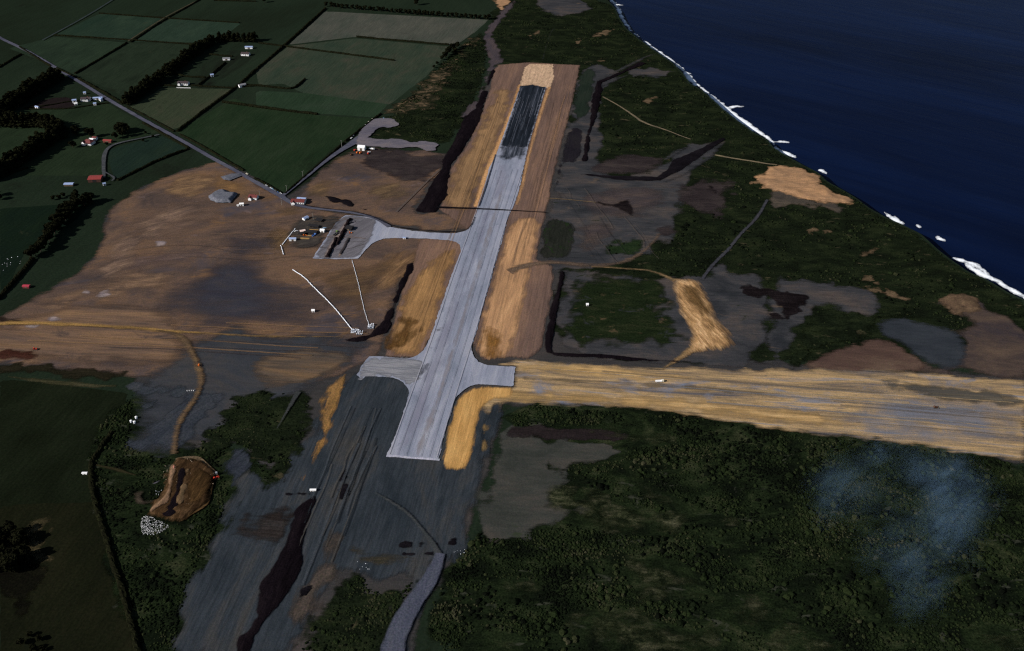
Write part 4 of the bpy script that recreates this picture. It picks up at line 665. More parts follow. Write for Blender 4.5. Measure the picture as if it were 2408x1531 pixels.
for k in range(4):
    for kind in ('cone', 'round'):
        c = crown_mesh(k*7+(3 if kind == 'cone' else 0), 10.0, 2.9 if kind == 'cone' else 4.2, kind); t = trunk_mesh(k, 10.0, 2.4); TREES[kind, k] = (c, t)
        c.materials.append(LEAF); t.materials.append(BARK)
CROWN_G = {}
for k in range(4):
    c = TREES['round', k][0].copy(); c.materials.clear(); c.materials.append(LEAF2); CROWN_G[k] = c
def tree(p, h, kind, label, group=None, green=False, spread=1.0, name='tree'):
    k = random.randrange(4); c, t = TREES[kind, k]
    if green: c = CROWN_G[k]
    e = empty(name, (p[0], p[1], 0), random.uniform(0, 6.3), label=label, category='tree', group=group); s = h/10; e.scale = (s*spread*random.uniform(.9, 1.1), s*spread*random.uniform(.9, 1.1), s)
    o = bpy.data.objects.new('crown', c); COL.objects.link(o); o.parent = e
    o = bpy.data.objects.new('trunk', t); COL.objects.link(o); o.parent = e
def belt(pts, step, h, kind, label, group, rows=1, gap=5, green=False, spread=1.0, name='tree'):
    p = W(pts); q = resample(p, step); d = np.gradient(q, axis=0); d /= np.linalg.norm(d, axis=1)[:,None]+1e-9
    for r in range(rows):
        for (x, y), (dx, dy) in zip(q, d):
            off = (r-(rows-1)/2)*gap; j = step*.18
            tree((x-dy*off+random.uniform(-j, j), y+dx*off+random.uniform(-j, j)), h*random.uniform(.82, 1.15), kind, label, group, green, spread, name)
belt([(4,268),(35,250),(70,226),(110,202),(140,186)], 8, 19, 'cone', 'dark pine in the belt that meets the long road at upper left', 'pines of the belt meeting the road', 2, 9, spread=1.5, name='pine_tree')
belt([(0,292),(45,296),(90,294),(120,300),(140,316)], 9, 19, 'cone', 'dark pine in the bent belt left of the red-roofed farmhouse', 'pines of the bent belt', 2, 9, spread=1.5, name='pine_tree')
belt([(138,322),(110,340),(75,362),(40,388),(5,410),(-20,425)], 8, 19, 'cone', 'dark pine in the slanting belt at the left edge above the red barn', 'pines of the slanting belt', 2, 9, spread=1.5, name='pine_tree')
belt([(298,245),(325,228),(355,205),(380,186)], 8, 16, 'cone', 'dark tree in the lower half of the shelterbelt running away from the road', 'lower shelterbelt trees', 2, 6, spread=1.4, name='shelterbelt_tree')
belt([(392,178),(420,158),(450,135),(475,117),(500,103)], 8.5, 16, 'cone', 'dark tree in the upper half of the shelterbelt running away from the road', 'upper shelterbelt trees', 2, 6, spread=1.4, name='shelterbelt_tree')
belt([(515,97),(540,96),(570,97),(597,98)], 9, 15, 'cone', 'dark tree in the short row at the far end of the shelterbelt', 'short far row', 2, 6, spread=1.4, name='shelterbelt_tree')
belt([(768,15),(830,22),(900,27),(960,33),(1030,38),(1150,46)], 9, 9, 'round', 'dark tree in the row along the top edge of the pale paddock', 'row along the pale paddock', 1, spread=1.15, name='hedgerow_tree')
for (x, y, h) in ((1075,112,10),(1066,118,12),(1058,124,12),(1052,130,11),(1046,136,10),(1040,141,8),(1070,124,9),(1028,152,6),(1020,160,5)):
    tree(U(x, y), h, 'round', 'dark tree in the clump where the paddocks meet the dunes', 'clump by the dunes', name='tree', spread=1.1)
tree(U(979,12), 14, 'round', 'single dark tree at the top edge above the pale paddock'); tree(U(622,6), 11, 'round', 'dark tree at the top edge above the far hedge corner')
for x, y, h, lb in ((180,318,13,'left of the two dark trees behind the red-roofed farmhouse'),(215,323,14,'right of the two dark trees behind the red-roofed farmhouse'),(172,347,10,'low dark tree left of the red-roofed farmhouse'),(252,342,5,'small dark tree beside the small red shed')):
    tree(U(x, y), h, 'round', lb, spread=1.2)
for x, y, h in ((280,316,15),(296,312,15),(289,322,14),(272,326,10),(287,308,14)): tree(U(x, y), h, 'round', 'dark tree in the round clump between the farmhouse and the road', 'round clump by the farmhouse', spread=1.15)
for x, y, lb in ((343,315,'far roadside bush'),(361,324,'dark bush over the farm drive'),(337,333,'bush on the near side of the farm drive')): tree(U(x, y), 4.5, 'round', lb+' near the long road', spread=1.2, name='bush')
belt([(212,478),(180,490),(152,520),(128,552),(100,588),(74,608)], 8, 14, 'round', 'dark tree in the row below the red barn beside the brown earth', 'row below the red barn', 1, spread=1.2, name='tree')
belt([(182,470),(158,500),(130,540)], 12, 13, 'round', 'dark tree in the row below the red barn beside the brown earth', 'row below the red barn', 1, spread=1.2, name='tree')
belt([(210,465),(216,480)], 10, 9, 'round', 'dark tree in the row below the red barn beside the brown earth', 'row below the red barn', 1, spread=1.1, name='tree')
for x, y in ((125,470),(140,468),(150,463)): tree(U(x, y), 6, 'round', 'low dark bush below the pale blue roofed shed', 'bushes below the pale blue shed', spread=1.2, name='bush')
for x, y, h in ((0,470,9),(-6,460,10)): tree(U(x, y), h, 'round', 'dark tree cut by the left edge level with the red barn', 'trees at the left edge', spread=1.2)
for k in range(26):
    x, y = random.uniform(-12, 66), random.uniform(1256, 1345)
    if (x-10)**2/60**2+(y-1300)**2/48**2 < 1.0: tree(U(x, y), random.uniform(8, 12), 'round', 'large dark tree in the grove at the lower left edge', 'grove at the lower left edge', spread=1.2, name='tree')
for x, y, h in ((70,1495,4),(92,1505,4.5),(50,1515,5),(80,1528,5),(100,1530,4)): tree(U(x, y), h, 'round', 'small dark bush at the bottom edge below the grove', 'small bushes below the grove', spread=1.3, name='bush')
HEDGE = LEAF
def hedge(pts, w, h, label, name='hedge'):
    w *= .78; h *= .85
    p = resample(smooth(W(pts), 1), 1.8); n = len(p); d = np.gradient(p, axis=0); d /= np.linalg.norm(d, axis=1)[:,None]+1e-9; nr = np.c_[-d[:,1], d[:,0]]
    prof = [(-.5,-.1),(-.56,.4),(-.42,.85),(-.12,1.02),(.2,1.0),(.46,.8),(.55,.38),(.5,-.1)]; V = []
    for k, (a, b) in enumerate(prof):
        jw = 1+.42*(rng.random(n)-.5)+.3*fbm(p[:,0]/5, p[:,1]/5+k, 8, 2); jh = 1+.35*(rng.random(n)-.5)+.35*fbm(p[:,0]/11, p[:,1]/11, 5, 3)
        V.append(np.c_[p+nr*(a*w*jw)[:,None], np.maximum(b*h*jh, -.2 if b < 0 else .1)])
    i = np.arange(n-1); m = len(prof); F = np.vstack([np.c_[k*n+i, (k+1)*n+i, (k+1)*n+i+1, k*n+i+1] for k in range(m-1)])
    V = np.vstack(V); caps = [np.array([[k*n+e for k in (0,1,6,7)], [k*n+e for k in (1,2,5,6)], [k*n+e for k in (2,3,4,5)]]) for e in (0, n-1)]
    link(name, mesh_np('hedge', V, [F]+caps), HEDGE, label=label, category='hedge', group='farm hedges')
for pts, w, h, lb in (
 (T(0,0,[(380,250),(900,283),(1400,318)]), 3.5, 2.6, 'long dark hedge across the upper left paddocks, second from the top'),
 (T(0,0,[(700,95),(1140,128),(1690,163)]), 3.5, 2.6, 'dark hedge across the upper left paddocks, nearest the top edge'),
 (T(0,0,[(1510,5),(1806,12)]), 3.5, 2.6, 'short dark hedge touching the top edge'),
 (T(0,0,[(530,522),(720,410),(895,305)]), 4, 3, 'dark hedge from the long road up to the brown farm track'),
 (T(0,0,[(925,300),(1140,152),(1395,10),(1420,-10)]), 3, 2.5, 'dark hedge on the lower side of the brown farm track'),
 (T(0,0,[(1250,930),(1450,775),(1660,625),(1806,495)]), 5, 3.5, 'tall dark hedge slanting up from the long road, lower half'),
 (T(1,0,[(0,495),(200,325),(490,62)]), 5, 3.5, 'tall dark hedge slanting up from the long road, upper half'),
 (T(0,0,[(-10,480),(80,425),(150,385)]), 4, 3, 'short dark hedge at the left edge below the road'),
 (T(1,0,[(20,305),(200,328),(600,380),(975,428)]), 4, 3, 'long dark hedge under the pale paddock, ending in mid-field'),
 (T(1,0,[(710,262),(1040,292),(1360,318)]), 4, 3, 'dark hedge inside the pale paddock that ends at the dune trees'),
 (T(1,0,[(-120,600),(0,605),(180,625),(260,630),(310,595),(345,560)]), 4, 3, 'dark hedge with a hooked end in the middle paddock'),
 (T(0,0,[(1570,722),(1806,755),(2050,788),(2240,808)]), 5, 3.5, 'thick dark hedge across the green paddock above the site road'),
 (T(0,0,[(1335,1052),(1120,1130),(960,1210),(830,1275)]), 4.5, 3, 'dark hedge from the long road down to the red barn'),
 (T(0,0,[(1400,605),(1480,540),(1590,445)]), 3.5, 3, 'short dark hedge between the white cottage and the small white hut'),
 (T(0,0,[(1130,602),(1240,610)]), 3, 2.5, 'low hedge left of the white fenced cottage'),
 (T(0,0,[(1350,605),(1500,615),(1660,625)]), 3.5, 2.6, 'dark hedge right of the white fenced cottage'),
 (T(0,0,[(1690,615),(1806,608)]), 3.5, 2.6, 'short dark hedge right of the white gabled shed'),
 (T(0,0,[(1230,520),(1320,545),(1450,548)]), 3.5, 2.6, 'low dark hedge behind the white fenced cottage'),
 (T(0,0,[(1480,385),(1640,400)]), 3.5, 2.5, 'dark hedge left of the far dark-roofed house'),
 (T(0,0,[(140,335),(260,410),(360,470)]), 4, 3, 'roadside hedge above the long road, nearest the left edge'),
 (T(0,0,[(400,485),(600,580),(760,670),(870,735)]), 4.5, 3, 'roadside hedge above the long road opposite the pine belt'),
 (T(0,0,[(900,755),(1050,830),(1230,930)]), 3, 2.2, 'low roadside hedge above the long road in its middle'),
 (T(0,0,[(1010,870),(1130,935),(1260,1005),(1330,1045)]), 4, 2.6, 'roadside hedge below the long road at the farm drive'),
 (T(0,0,[(1270,950),(1450,1045),(1590,1130),(1720,1205)]), 3.5, 2.4, 'roadside hedge above the long road beside the dark green paddock'),
 (T(1,0,[(-10,1262),(60,1295),(120,1330),(180,1368)]), 4, 2.6, 'dark hedge behind the parked cars at the road fork'),
 (T(1,0,[(205,1370),(330,1262),(540,1080),(620,1010)]), 3.5, 2.6, 'dark hedge along the site road from the road fork'),
 (T(1,0,[(630,1000),(700,945),(800,865),(880,805)]), 4, 2.6, 'dark hedge along the upper site road behind the parked cars'),
 (T(0,0,[(170,765),(330,748),(500,715),(760,690)]), 2.5, 1.8, 'thin garden hedge along the top of the ploughed garden'),
 (T(0,0,[(200,770),(480,772),(640,745),(770,728)]), 2.5, 1.8, 'thin garden hedge along the foot of the ploughed garden'),
 (T(0,1,[(230,300),(160,390),(60,500),(-20,590)]), 6, 4, 'dark hedge below the row of trees beside the brown earth'),
 (T(0,0,[(-10,1258),(90,1220),(200,1185)]), 3, 2.5, 'short dark hedge at the left edge under the slanting pine belt'),
 (T(0,2,[(790,-10),(720,90),(645,190),(640,280),(655,420),(690,560),(760,770),(800,920),(860,1100),(910,1270),(950,1430),(980,1560)]), 5, 3, 'long dark hedge bending down the lower left of the view'),
 (T(0,0,[(0,455),(-40,470)]), 3, 2.5, 'stub of dark hedge at the far left edge')):
    hedge(pts, w, h, lb)

# ------------------------------------------------------------------ buildings
def gable(w, d, h0, rh, ov=.4, t=.14):
    x, y = w/2+ov, d/2+ov; s = -rh*ov/(d/2)
    V = [(-x,-y,h0+s),(x,-y,h0+s),(x,0,h0+rh),(-x,0,h0+rh),(-x,y,h0+s),(x,y,h0+s)]
    V += [(a,b,c+t) for a,b,c in V]
    return V, [(0,3,2,1),(3,4,5,2),(6,7,8,9),(9,8,11,10),(0,1,7,6),(5,4,10,11),(1,2,8,7),(2,5,11,8),(4,3,9,10),(3,0,6,9)]
def hip(w, d, h0, rh, ov=.4):
    x, y = w/2+ov, d/2+ov; r = max(.3, x-y); z = h0-.12
    V = [(-x,-y,z),(x,-y,z),(x,y,z),(-x,y,z),(-x,-y,z+.16),(x,-y,z+.16),(x,y,z+.16),(-x,y,z+.16),(-r,0,h0+rh),(r,0,h0+rh)]
    return V, [(0,3,2,1),(0,1,5,4),(1,2,6,5),(2,3,7,6),(3,0,4,7),(4,5,9,8),(6,7,8,9),(5,6,9),(7,4,8)]
def wallmesh(w, d, h, rh):
    V, F = box(-w/2, w/2, -d/2, d/2, -.2, h); 
    if rh:
        k = len(V); V += [(-w/2,0,h+rh-.03),(w/2,0,h+rh-.03)]; F = F + [(3+4,0+4,k),(1+4,2+4,k+1)]
    return V, F
def windows(e, w, d, h, nf, ns, mat=WHITE):
    def win(x, y, ax):
        s = .55
        fr = box(x-s-.1, x+s+.1, y-.05, y+.05, h*.36, h*.82) if ax == 'x' else box(x-.05, x+.05, y-s-.1, y+s+.1, h*.36, h*.82)
        f = part('window', fr, mat, e)
        g = box(x-s, x+s, y-.07, y+.07, h*.4, h*.78) if ax == 'x' else box(x-.07, x+.07, y-s, y+s, h*.4, h*.78)
        part('pane', g, GLASS, f)
    for i in range(nf):
        x = -w/2+w*(i+.5)/nf
        win(x, -d/2, 'x'); win(x, d/2, 'x')
    for i in range(ns):
        y = -d/2+d*(i+.5)/ns; win(-w/2, y, 'y'); win(w/2, y, 'y')
def house(pos, w, d, h, rz, label, name='farmhouse', roof='gable', rh=1.8, rm=REDR, wm=WHITE, nf=4, ns=2, chimney=True, door=True, cat='house', wing=None, verandah=False, group=None):
    e = empty(name, (*U(*pos), 0.3), rz, label=label, category=cat, group=group)
    part('wall', wallmesh(w, d, h, rh if roof == 'gable' else 0), wm, e)
    r = part('roof', gable(w, d, h, rh) if roof == 'gable' else hip(w, d, h, rh), rm, e)
    if chimney: part('chimney', box(w*.18, w*.18+.8, -.4, .4, h, h+rh+1.0), BRICK, r)
    if nf: windows(e, w, d, h, nf, ns)
    if door:
        dr = part('door', box(-.5+w*.07, .5+w*.07, -d/2-.06, -d/2+.02, 0, 2.05), PAINTS['green'] if rm is REDR else WOODM, e); part('handle', box(.3+w*.07, .38+w*.07, -d/2-.12, -d/2-.06, 1.0, 1.1), STEEL, dr)
    if wing:
        x, ww, dd = wing; V, F = wallmesh(dd, ww, h-.1, rh*.8); V = [(-b+x, a-d/2-dd/2+.02, c) for a, b, c in V]; part('wing_wall', (V, F), wm, e)
        V, F = gable(dd+1.2, ww, h-.1, rh*.8); V = [(-b+x, a-d/2-dd/2+.6, c) for a, b, c in V]; part('wing_roof', (V, F), rm, e)
    if verandah:
        v = part('verandah_roof', box(-w/2, w/2, -d/2-2.2, -d/2+.05, h-.35, h-.2), rm, e)
        for i in range(5): part('post', box(-w/2+.1+i*(w-.3)/4, -w/2+.22+i*(w-.3)/4, -d/2-2.15, -d/2-2.03, -.1, h-.35), WHITE, v)
    return e
def shed(pos, w, d, h, rz, label, rm=PALEB, wm=WHITE, rh=1.0, name='farm_shed', group=None, openfront=False, cat='shed'):
    e = house(pos, w, d, h, rz, label, name, 'gable', rh, rm, wm, 0, 0, False, False, cat, group=group)
    part('door', box(-w*.15, w*.15, -d/2-.06, -d/2+.02, 0, h*.78), BLACKR if openfront else WOODM, e); return e
house((432,199), 17, 8.5, 3.6, R(-4), 'long white cottage with dark roof behind a white fence', roof='gable', rm=DKR, nf=5, wing=(-5.5,4,2.2), name='cottage')
fe = empty('paling_fence', (*U(432,207.5), 0), R(-4), label='long white paling fence in front of the white cottage', category='fence')
for i in range(46): part('paling', box(-11.5+i*.5, -11.5+i*.5+.36, -.03, .03, .1, 1.5), WHITE, fe) if i < 1 else link('paling', fe.children[0].data, None, fe).__setattr__('location', (i*.5, 0, 0))
for z in (.4, 1.1): part('rail', box(-11.6, 11.6, .03, .1, z, z+.12), WHITE, fe)
house((578,130), 14, 8, 3.4, R(-8), 'far house with dark red roof among bushes near the top left', rm=DKR, nf=4)
shed((586,114), 13, 6, 3.0, 0, 'far shed with pale blue iron roof above the dark red house')
shed((533,141), 12, 5, 3.0, R(4), 'pale long shed left of the far dark red house', rm=GREYR)
shed((499,180), 5, 4.5, 3.4, R(20), 'small bright white hut standing alone in the paddock')
shed((570,204), 11, 6, 3.6, R(35), 'white gabled shed at the corner of the tall slanting hedge', rm=GREYR)
shed((176,241), 6, 5, 4.2, R(15), 'larger white hut at the end of the ploughed garden', rm=PALEB); shed((179,246.5), 4.5, 3, 2.4, R(15), 'lower white hut in front of the larger hut by the garden', rm=WHITE)
house((203,236), 14, 9, 3.4, R(5), 'white walled house with dark roof below the long road', rm=DKR, nf=4, wing=(2.5,4,2))
shed((231,234), 14, 4, 3, R(8), 'long white garage beside the house below the long road', rm=PALEB); shed((238,237), 7, 4, 3, R(-50), 'short white wing shed at the end of the long garage', rm=PALEB)
shed((224,247), 4, 3.5, 2.8, R(10), 'tiny white hut below the long white garage'); shed((200,221), 3.5, 3, 2.6, R(10), 'tiny pale hut above the house below the long road', rm=PALEB); shed((88,254.5), 6, 3, 2.4, R(-25), 'tiny white hut alone left of the ploughed garden')
house((210,338), 14, 10, 3.8, R(-18), 'white farmhouse with red roof among dark trees', roof='hip', rh=3, rm=REDR, nf=4, wing=(-4,5,3), verandah=True)
shed((217,332), 6, 4, 3.2, R(-15), 'white outbuilding touching the back of the red-roofed farmhouse', rm=WHITE); shed((224,328.5), 6, 5, 3.6, R(-15), 'white outbuilding with red roof behind the red-roofed farmhouse', rm=REDR)
shed((254,334), 12, 5, 2.6, R(-8), 'small red roofed shed right of the red-roofed farmhouse', rm=REDB, wm=plain('red_board', (110,58,50)))
shed((226,424), 16.5, 13, 4, R(4), 'large red iron barn at the end of the farm drive', rm=REDB, wm=plain('barn_board', (70,44,38)), rh=1.4, openfront=True, name='barn', cat='barn')
shed((163,436), 11.5, 6, 2.4, R(2), 'long shed with pale blue roof left of the red barn', rm=PALEB, wm=WOODM, rh=.8); shed((246,436), 3.4, 3, 2.8, R(30), 'tiny white hut right below the red barn')
shed((63,676), 7, 4, 2.2, R(-3), 'small crimson roofed shed on the grass at the left edge', rm=plain('crimson_iron', (150,44,60)), wm=plain('crimson_board', (110,40,46)), rh=.6)
house((702,478), 17, 9, 3.6, R(-6), 'red-roofed house with white bay walls at the road fork', rm=REDR, nf=6, wing=(-5,4.5,2.5), name='site_house')
shed((710,472), 11, 5, 3.2, R(-8), 'white blue-roofed annex behind the red-roofed house at the fork', rm=PALEB)
house((597,467), 11, 8, 3.4, R(-12), 'small house with red roof and two white gables left of the fork', rm=REDR, nf=3, wing=(-2.5,4,3), name='cottage')
shed((569,484), 5, 3.2, 3, R(5), 'lone white hut on the brown earth left of the fork', rm=WHITE); shed((560,485.5), 2, 1.8, 1.8, R(5), 'tiny white privy left of the lone white hut', rm=WHITE, name='privy', rh=.4)
# depot
for (x, y, w, d, rz, lb) in ((751,521,9,7,R(-20),'black-roofed stack shed farthest up in the depot'),(738,535,14,6,R(-14),'black-roofed stack shed second from the top of the depot'),(731,549,16,7,R(-8),'large black-roofed stack shed in the middle of the depot'),(710,553,8,5,R(5),'small black-roofed stack shed at the left of the depot')):
    e = empty('stack_shed', (*U(x, y), .3), rz, label=lb, category='shed', group='black-roofed depot sheds')
    part('roof', box(-w/2, w/2, -d/2, d/2, 2.5, 2.75), BLACKR, e)
    for i in range(3):
        for j in (-1, 1): part('post', box(-w/2+.2+i*(w-.6)/2, -w/2+.4+i*(w-.6)/2, j*(d/2-.3)-.1, j*(d/2-.3)+.1, -.2, 2.5), WOODM, e)
    part('back_wall', box(-w/2+.05, w/2-.05, d/2-.2, d/2-.1, -.1, 2.5), BLACKR, e)
def stack(x, y, w, d, n, rz, lb, mat=TIMBER_Y):
    e = empty('timber_stack', (*U(x, y), .3), rz, label=lb, category='timber stack', group='depot timber stacks'); m = {}
    for r in range(n):
        k = int(d/.45)
        for i in range(k):
            key = 0
            if key not in m: m[key] = geo(*box(-w/2, w/2, 0, .4, 0, .24)); m[key].materials.append(mat)
            o = link('plank', m[key], None, e); o.location = (random.uniform(-.3, .3), -d/2+i*.45, r*.26); o.rotation_euler[2] = random.uniform(-.01, .01)
stack(738,542,11,3,3,R(-8),'yellow timber stack between the black depot sheds'); stack(717,562,11,4,3,R(-4),'orange yellow timber stack at the foot of the depot'); stack(731,556,9,3,3,R(-6),'pale timber stack just below the large black shed')
shed((719,517), 7, 4.5, 3, R(50), 'white hut at the top left of the depot', rm=PALEB, name='site_hut'); shed((689,566), 8, 3.6, 3, R(0), 'white site hut at the lower left corner of the depot', rm=PALEB, name='site_hut')
shed((712,547), 6, 4, 2.6, R(20), 'pinkish white tarpaulin hut beside the large black shed', rm=plain('pale_canvas', (220,196,188)), name='site_hut'); shed((759,546), 5, 4, 3.2, R(-10), 'bright white hut at the right of the depot', rm=WHITE, name='site_hut')
shed((851,352), 10, 8, 4.6, R(-10), 'white round-topped workshop beside the gravel yard', rm=WHITE, rh=2, name='workshop', cat='workshop')
shed((737,733.5), 3, 2.2, 2.2, 0, 'tiny white hut alone on the brown earth left of the pipe line', rm=WHITE, name='site_hut')
shed((1381,719), 2.2, 1.8, 2.0, 0, 'tiny white hut on the green plot right of the runway', rm=WHITE, name='site_hut')
for x, y, lb in ((321,984,'upper right of the three white tanks at the grass edge'),(309,993,'left of the three white tanks at the grass edge'),(317,995,'lower right of the three white tanks at the grass edge')):
    e = empty('water_tank', (*U(x, y), .3), 0, label=lb, category='tank'); part('tank_wall', cyl((0,0,-.1), (0,0,1.8), 1.1, 1.1, 14), CONC, e); part('lid', cyl((0,0,1.8), (0,0,2.2), 1.2, .3, 14), WHITE, e)
for i, (x, y) in enumerate(((441,920),(446,919.5),(451,919),(456,919.5),(459,918))):
    e = empty('fuel_drum', (*U(x, y), .3), 0, label='white drum in the short row beside the brown haul track', category='drum', group='drums by the haul track'); part('barrel', cyl((0,0,0), (0,0,1.3), .6, .6, 12), WHITE, e); part('rim', cyl((0,0,1.3), (0,0,1.36), .64, .64, 12), STEEL, e)
shed((733,1155), 2.0, 1.8, 1.7, 0, 'left of two tiny white huts at the head of the dark bank', rm=WHITE, name='site_hut', rh=.5); shed((740.5,1155), 2.0, 1.8, 1.7, 0, 'right of two tiny white huts at the head of the dark bank', rm=WHITE, name='site_hut', rh=.5)
shed((200,1115), 4, 1.6, 1.4, 0, 'low white trough shed at the edge of the dark lower left paddock', rm=WHITE, name='farm_shed', rh=.3)
shed((951,562), 3.2, 2.2, 2, R(-5), 'tiny white hut on the edge of the taxiway', rm=PALEB, name='site_hut', rh=.5)

# ------------------------------------------------------------------ vehicles and plant
def wheels(e, spots, r, w):
    me = geo(*cyl((0,-w/2,0), (0,w/2,0), r, r, 12)); me.materials.append(TYRE); rim = geo(*cyl((0,-w/2-.02,0), (0,w/2+.02,0), r*.55, r*.55, 8)); rim.materials.append(STEEL)
    for x, y in spots:
        o = link('wheel', me, None, e); o.location = (x, y, r); link('rim', rim, None, o)
def car(pos, rz, paint, label, group=None):
    e = empty('parked_car', (*U(*pos), .35), rz, label=label, category='car', group=group)
    side = [(-2.15,.35),(2.15,.35),(2.2,.75),(1.2,.95),(-1.7,.98),(-2.2,.8)]; n = 6
    V = [(x, -.85, z) for x, z in side]+[(x, .85, z) for x, z in side]
    F = [(0,1,2,5),(2,3,4,5),(n+1,n,n+5,n+2),(n+3,n+2,n+5,n+4)]+[(i,n+i,n+(i+1)%n,(i+1)%n) for i in range(n)]
    part('body', (V, F), paint, e); part('cabin_glass', box(-1.45, .95, -.78, .78, .96, 1.4, .45, .14), GLASS, e); part('roof', box(-1.02, .52, -.66, .66, 1.4, 1.48, .08, .06), paint, e)
    wheels(e, [(-1.35,-.8),(-1.35,.8),(1.35,-.8),(1.35,.8)], .33, .2)
    for y in (-.6, .6): part('headlight', box(2.19, 2.24, y-.15, y+.15, .58, .74), CONC, e)
def truck(pos, rz, paint, label, tray=WHITE, L=7):
    e = empty('truck', (*U(*pos), .4), rz, label=label, category='truck')
    part('chassis', box(-L/2, L/2, -.45, .45, .6, .85), STEEL, e); c = part('cab', box(L/2-1.9, L/2, -1.1, 1.1, .85, 2.5, .15, .05), paint, e); part('windscreen', box(L/2-.14, L/2-.02, -.9, .9, 1.6, 2.3), GLASS, c)
    part('tray', join(box(-L/2, L/2-2.1, -1.2, 1.2, .86, 1.1), box(-L/2, L/2-2.1, -1.2, -1.1, 1.1, 1.8), box(-L/2, L/2-2.1, 1.1, 1.2, 1.1, 1.8), box(L/2-2.2, L/2-2.1, -1.1, 1.1, 1.1, 2.2)), tray, e)
    wheels(e, [(-L*.3,-1),(-L*.3,1),(-L*.12,-1),(-L*.12,1),(L*.33,-1),(L*.33,1)], .5, .35)
def dozer(pos, rz, paint, label, name='bulldozer', blade=True):
    e = empty(name, (*U(*pos), .35), rz, label=label, category='bulldozer' if blade else 'loader')
    for y in (-1, 1): part('track', box(-1.9, 1.9, y-.28, y+.28, 0, .95, .35, 0), TYRE, e)
    part('engine_cover', box(-.2, 2.1, -.6, .6, .7, 1.7, .1, .08), paint, e); c = part('cab', box(-1.5, -.25, -.75, .75, .7, 2.5, .1, .08), paint, e); part('cab_window', box(-1.3, -.3, -.78, .78, 1.7, 2.25), GLASS, c)
    if blade: part('blade', join(box(2.4, 2.6, -1.7, 1.7, .1, 1.2), box(.4, 2.4, -1.35, -1.2, .4, .6), box(.4, 2.4, 1.2, 1.35, .4, .6)), STEEL, e)
    else: part('bucket', join(box(2.3, 3.3, -1.2, 1.2, .3, 1.1, .1, 0), box(.4, 2.4, -.8, -.6, .9, 1.2), box(.4, 2.4, .6, .8, .9, 1.2)), paint, e)
def roller(pos, rz, paint, label):
    e = empty('road_roller', (*U(*pos), .35), rz, label=label, category='roller')
    part('front_drum', cyl((1.9,-.9,.75), (1.9,.9,.75), .75, .75, 14), STEEL, e); part('body', box(-1.8, 1.1, -.7, .7, .8, 1.7, .1, .05), paint, e); part('yoke', join(box(.9, 2.0, -1.05, -.92, .6, 1.2), box(.9, 2.0, .92, 1.05, .6, 1.2)), paint, e); part('canopy', box(-1.5, .3, -.75, .75, 2.6, 2.7), paint, e)
    for x in (-1.4, .2):
        for y in (-.65, .65): part('post', box(x-.05, x+.05, y-.05, y+.05, 1.7, 2.6), STEEL, e)
    wheels(e, [(-1.3,-.85),(-1.3,.85)], .8, .45)
def excavator(pos, rz, paint, label):
    e = empty('excavator', (*U(*pos), .35), rz, label=label, category='excavator')
    for y in (-1.1, 1.1): part('track', box(-1.9, 1.9, y-.3, y+.3, 0, .9, .35, 0), TYRE, e)
    part('house', box(-2, 1.2, -1.2, 1.2, .95, 2.2, .1, .1), paint, e); c = part('cab', box(.2, 1.4, .3, 1.2, 1.0, 2.8, .1, .05), paint, e); part('cab_window', box(.5, 1.45, .25, 1.22, 1.9, 2.5), GLASS, c)
    part('boom', join(cyl((.8,-.2,1.8), (4.2,-.2,4.6), .32, .26, 6), cyl((4.2,-.2,4.6), (6.2,-.2,2.0), .24, .18, 6)), paint, e); part('bucket', box(5.6, 6.6, -.8, .4, .6, 1.8, .2, .1), STEEL, e)
ra = math.atan2(*(np.array(U(668,466))-np.array(U(600,430)))[::-1]); rb = math.atan2(*(np.array(U(815,347))-np.array(U(680,450)))[::-1])
for x, y, c, lb in ((626,438,'white','white car parked by the road, first of the line before the fork'),(637,443.5,'white','white car second in the line before the fork'),(641,446,'sky','light blue car tight behind the second white car before the fork'),(647,450,'grey','grey car in the middle of the line before the fork'),(654,454,'blue','blue car near the end of the line before the fork'),(660,456.5,'white','white car last in the line before the fork'),(581,410,'cream','pale car alone at the roadside above the grey gravel pad')): car((x, y), ra, PAINTS[c], lb)
for x, y, c, lb in ((826.5,326,'white','white car parked lowest along the site road hedge'),(831,320.5,'grey','grey car second up along the site road hedge'),(833,317,'sky','light blue car third up along the site road hedge'),(837,313,'white','white car fourth up along the site road hedge'),(860,295,'white','white car fifth up along the site road hedge'),(867,288,'cream','cream car sixth up along the site road hedge'),(875.5,281.5,'cream','cream car topmost along the site road hedge'),(902,280,'sky','light blue car on the far gravel turning loop')): car((x, y), rb, PAINTS[c], lb)
truck((1551,899), R(4), PAINTS['cream'], 'pale truck driving on the cross runway', WHITE, 8); dozer((83,823), R(5), PAINTS['red'], 'red bulldozer on the dark earth at the left edge'); dozer((468,862), R(100), PAINTS['orange'], 'orange bulldozer with pale cab on the brown haul track')
excavator((406,1113), R(80), PAINTS['red'], 'dark red excavator on the pale ridge in the quarry'); dozer((507,1127), R(40), PAINTS['red'], 'bright red loader at the right rim of the quarry', 'loader', False); truck((504,1118), R(20), PAINTS['grey'], 'grey truck beside the red loader at the quarry rim', STEEL, 6)
dozer((2199,960), R(3), PAINTS['brown'], 'brown bulldozer on the right of the cross runway'); roller((793,547), R(60), PAINTS['green'], 'green road roller on the apron'); truck((790,553), R(62), PAINTS['dark'], 'dark truck on the apron below the green roller', STEEL, 8)
dozer((824,550), R(10), PAINTS['orange'], 'orange bulldozer on the apron beside the dark shed'); dozer((716,556), R(20), PAINTS['orange'], 'orange loader on the yellow timber at the depot', 'loader', False); truck((739,555), R(60), PAINTS['blue'], 'blue truck right of the timber stacks in the depot', PAINTS['blue'], 7)
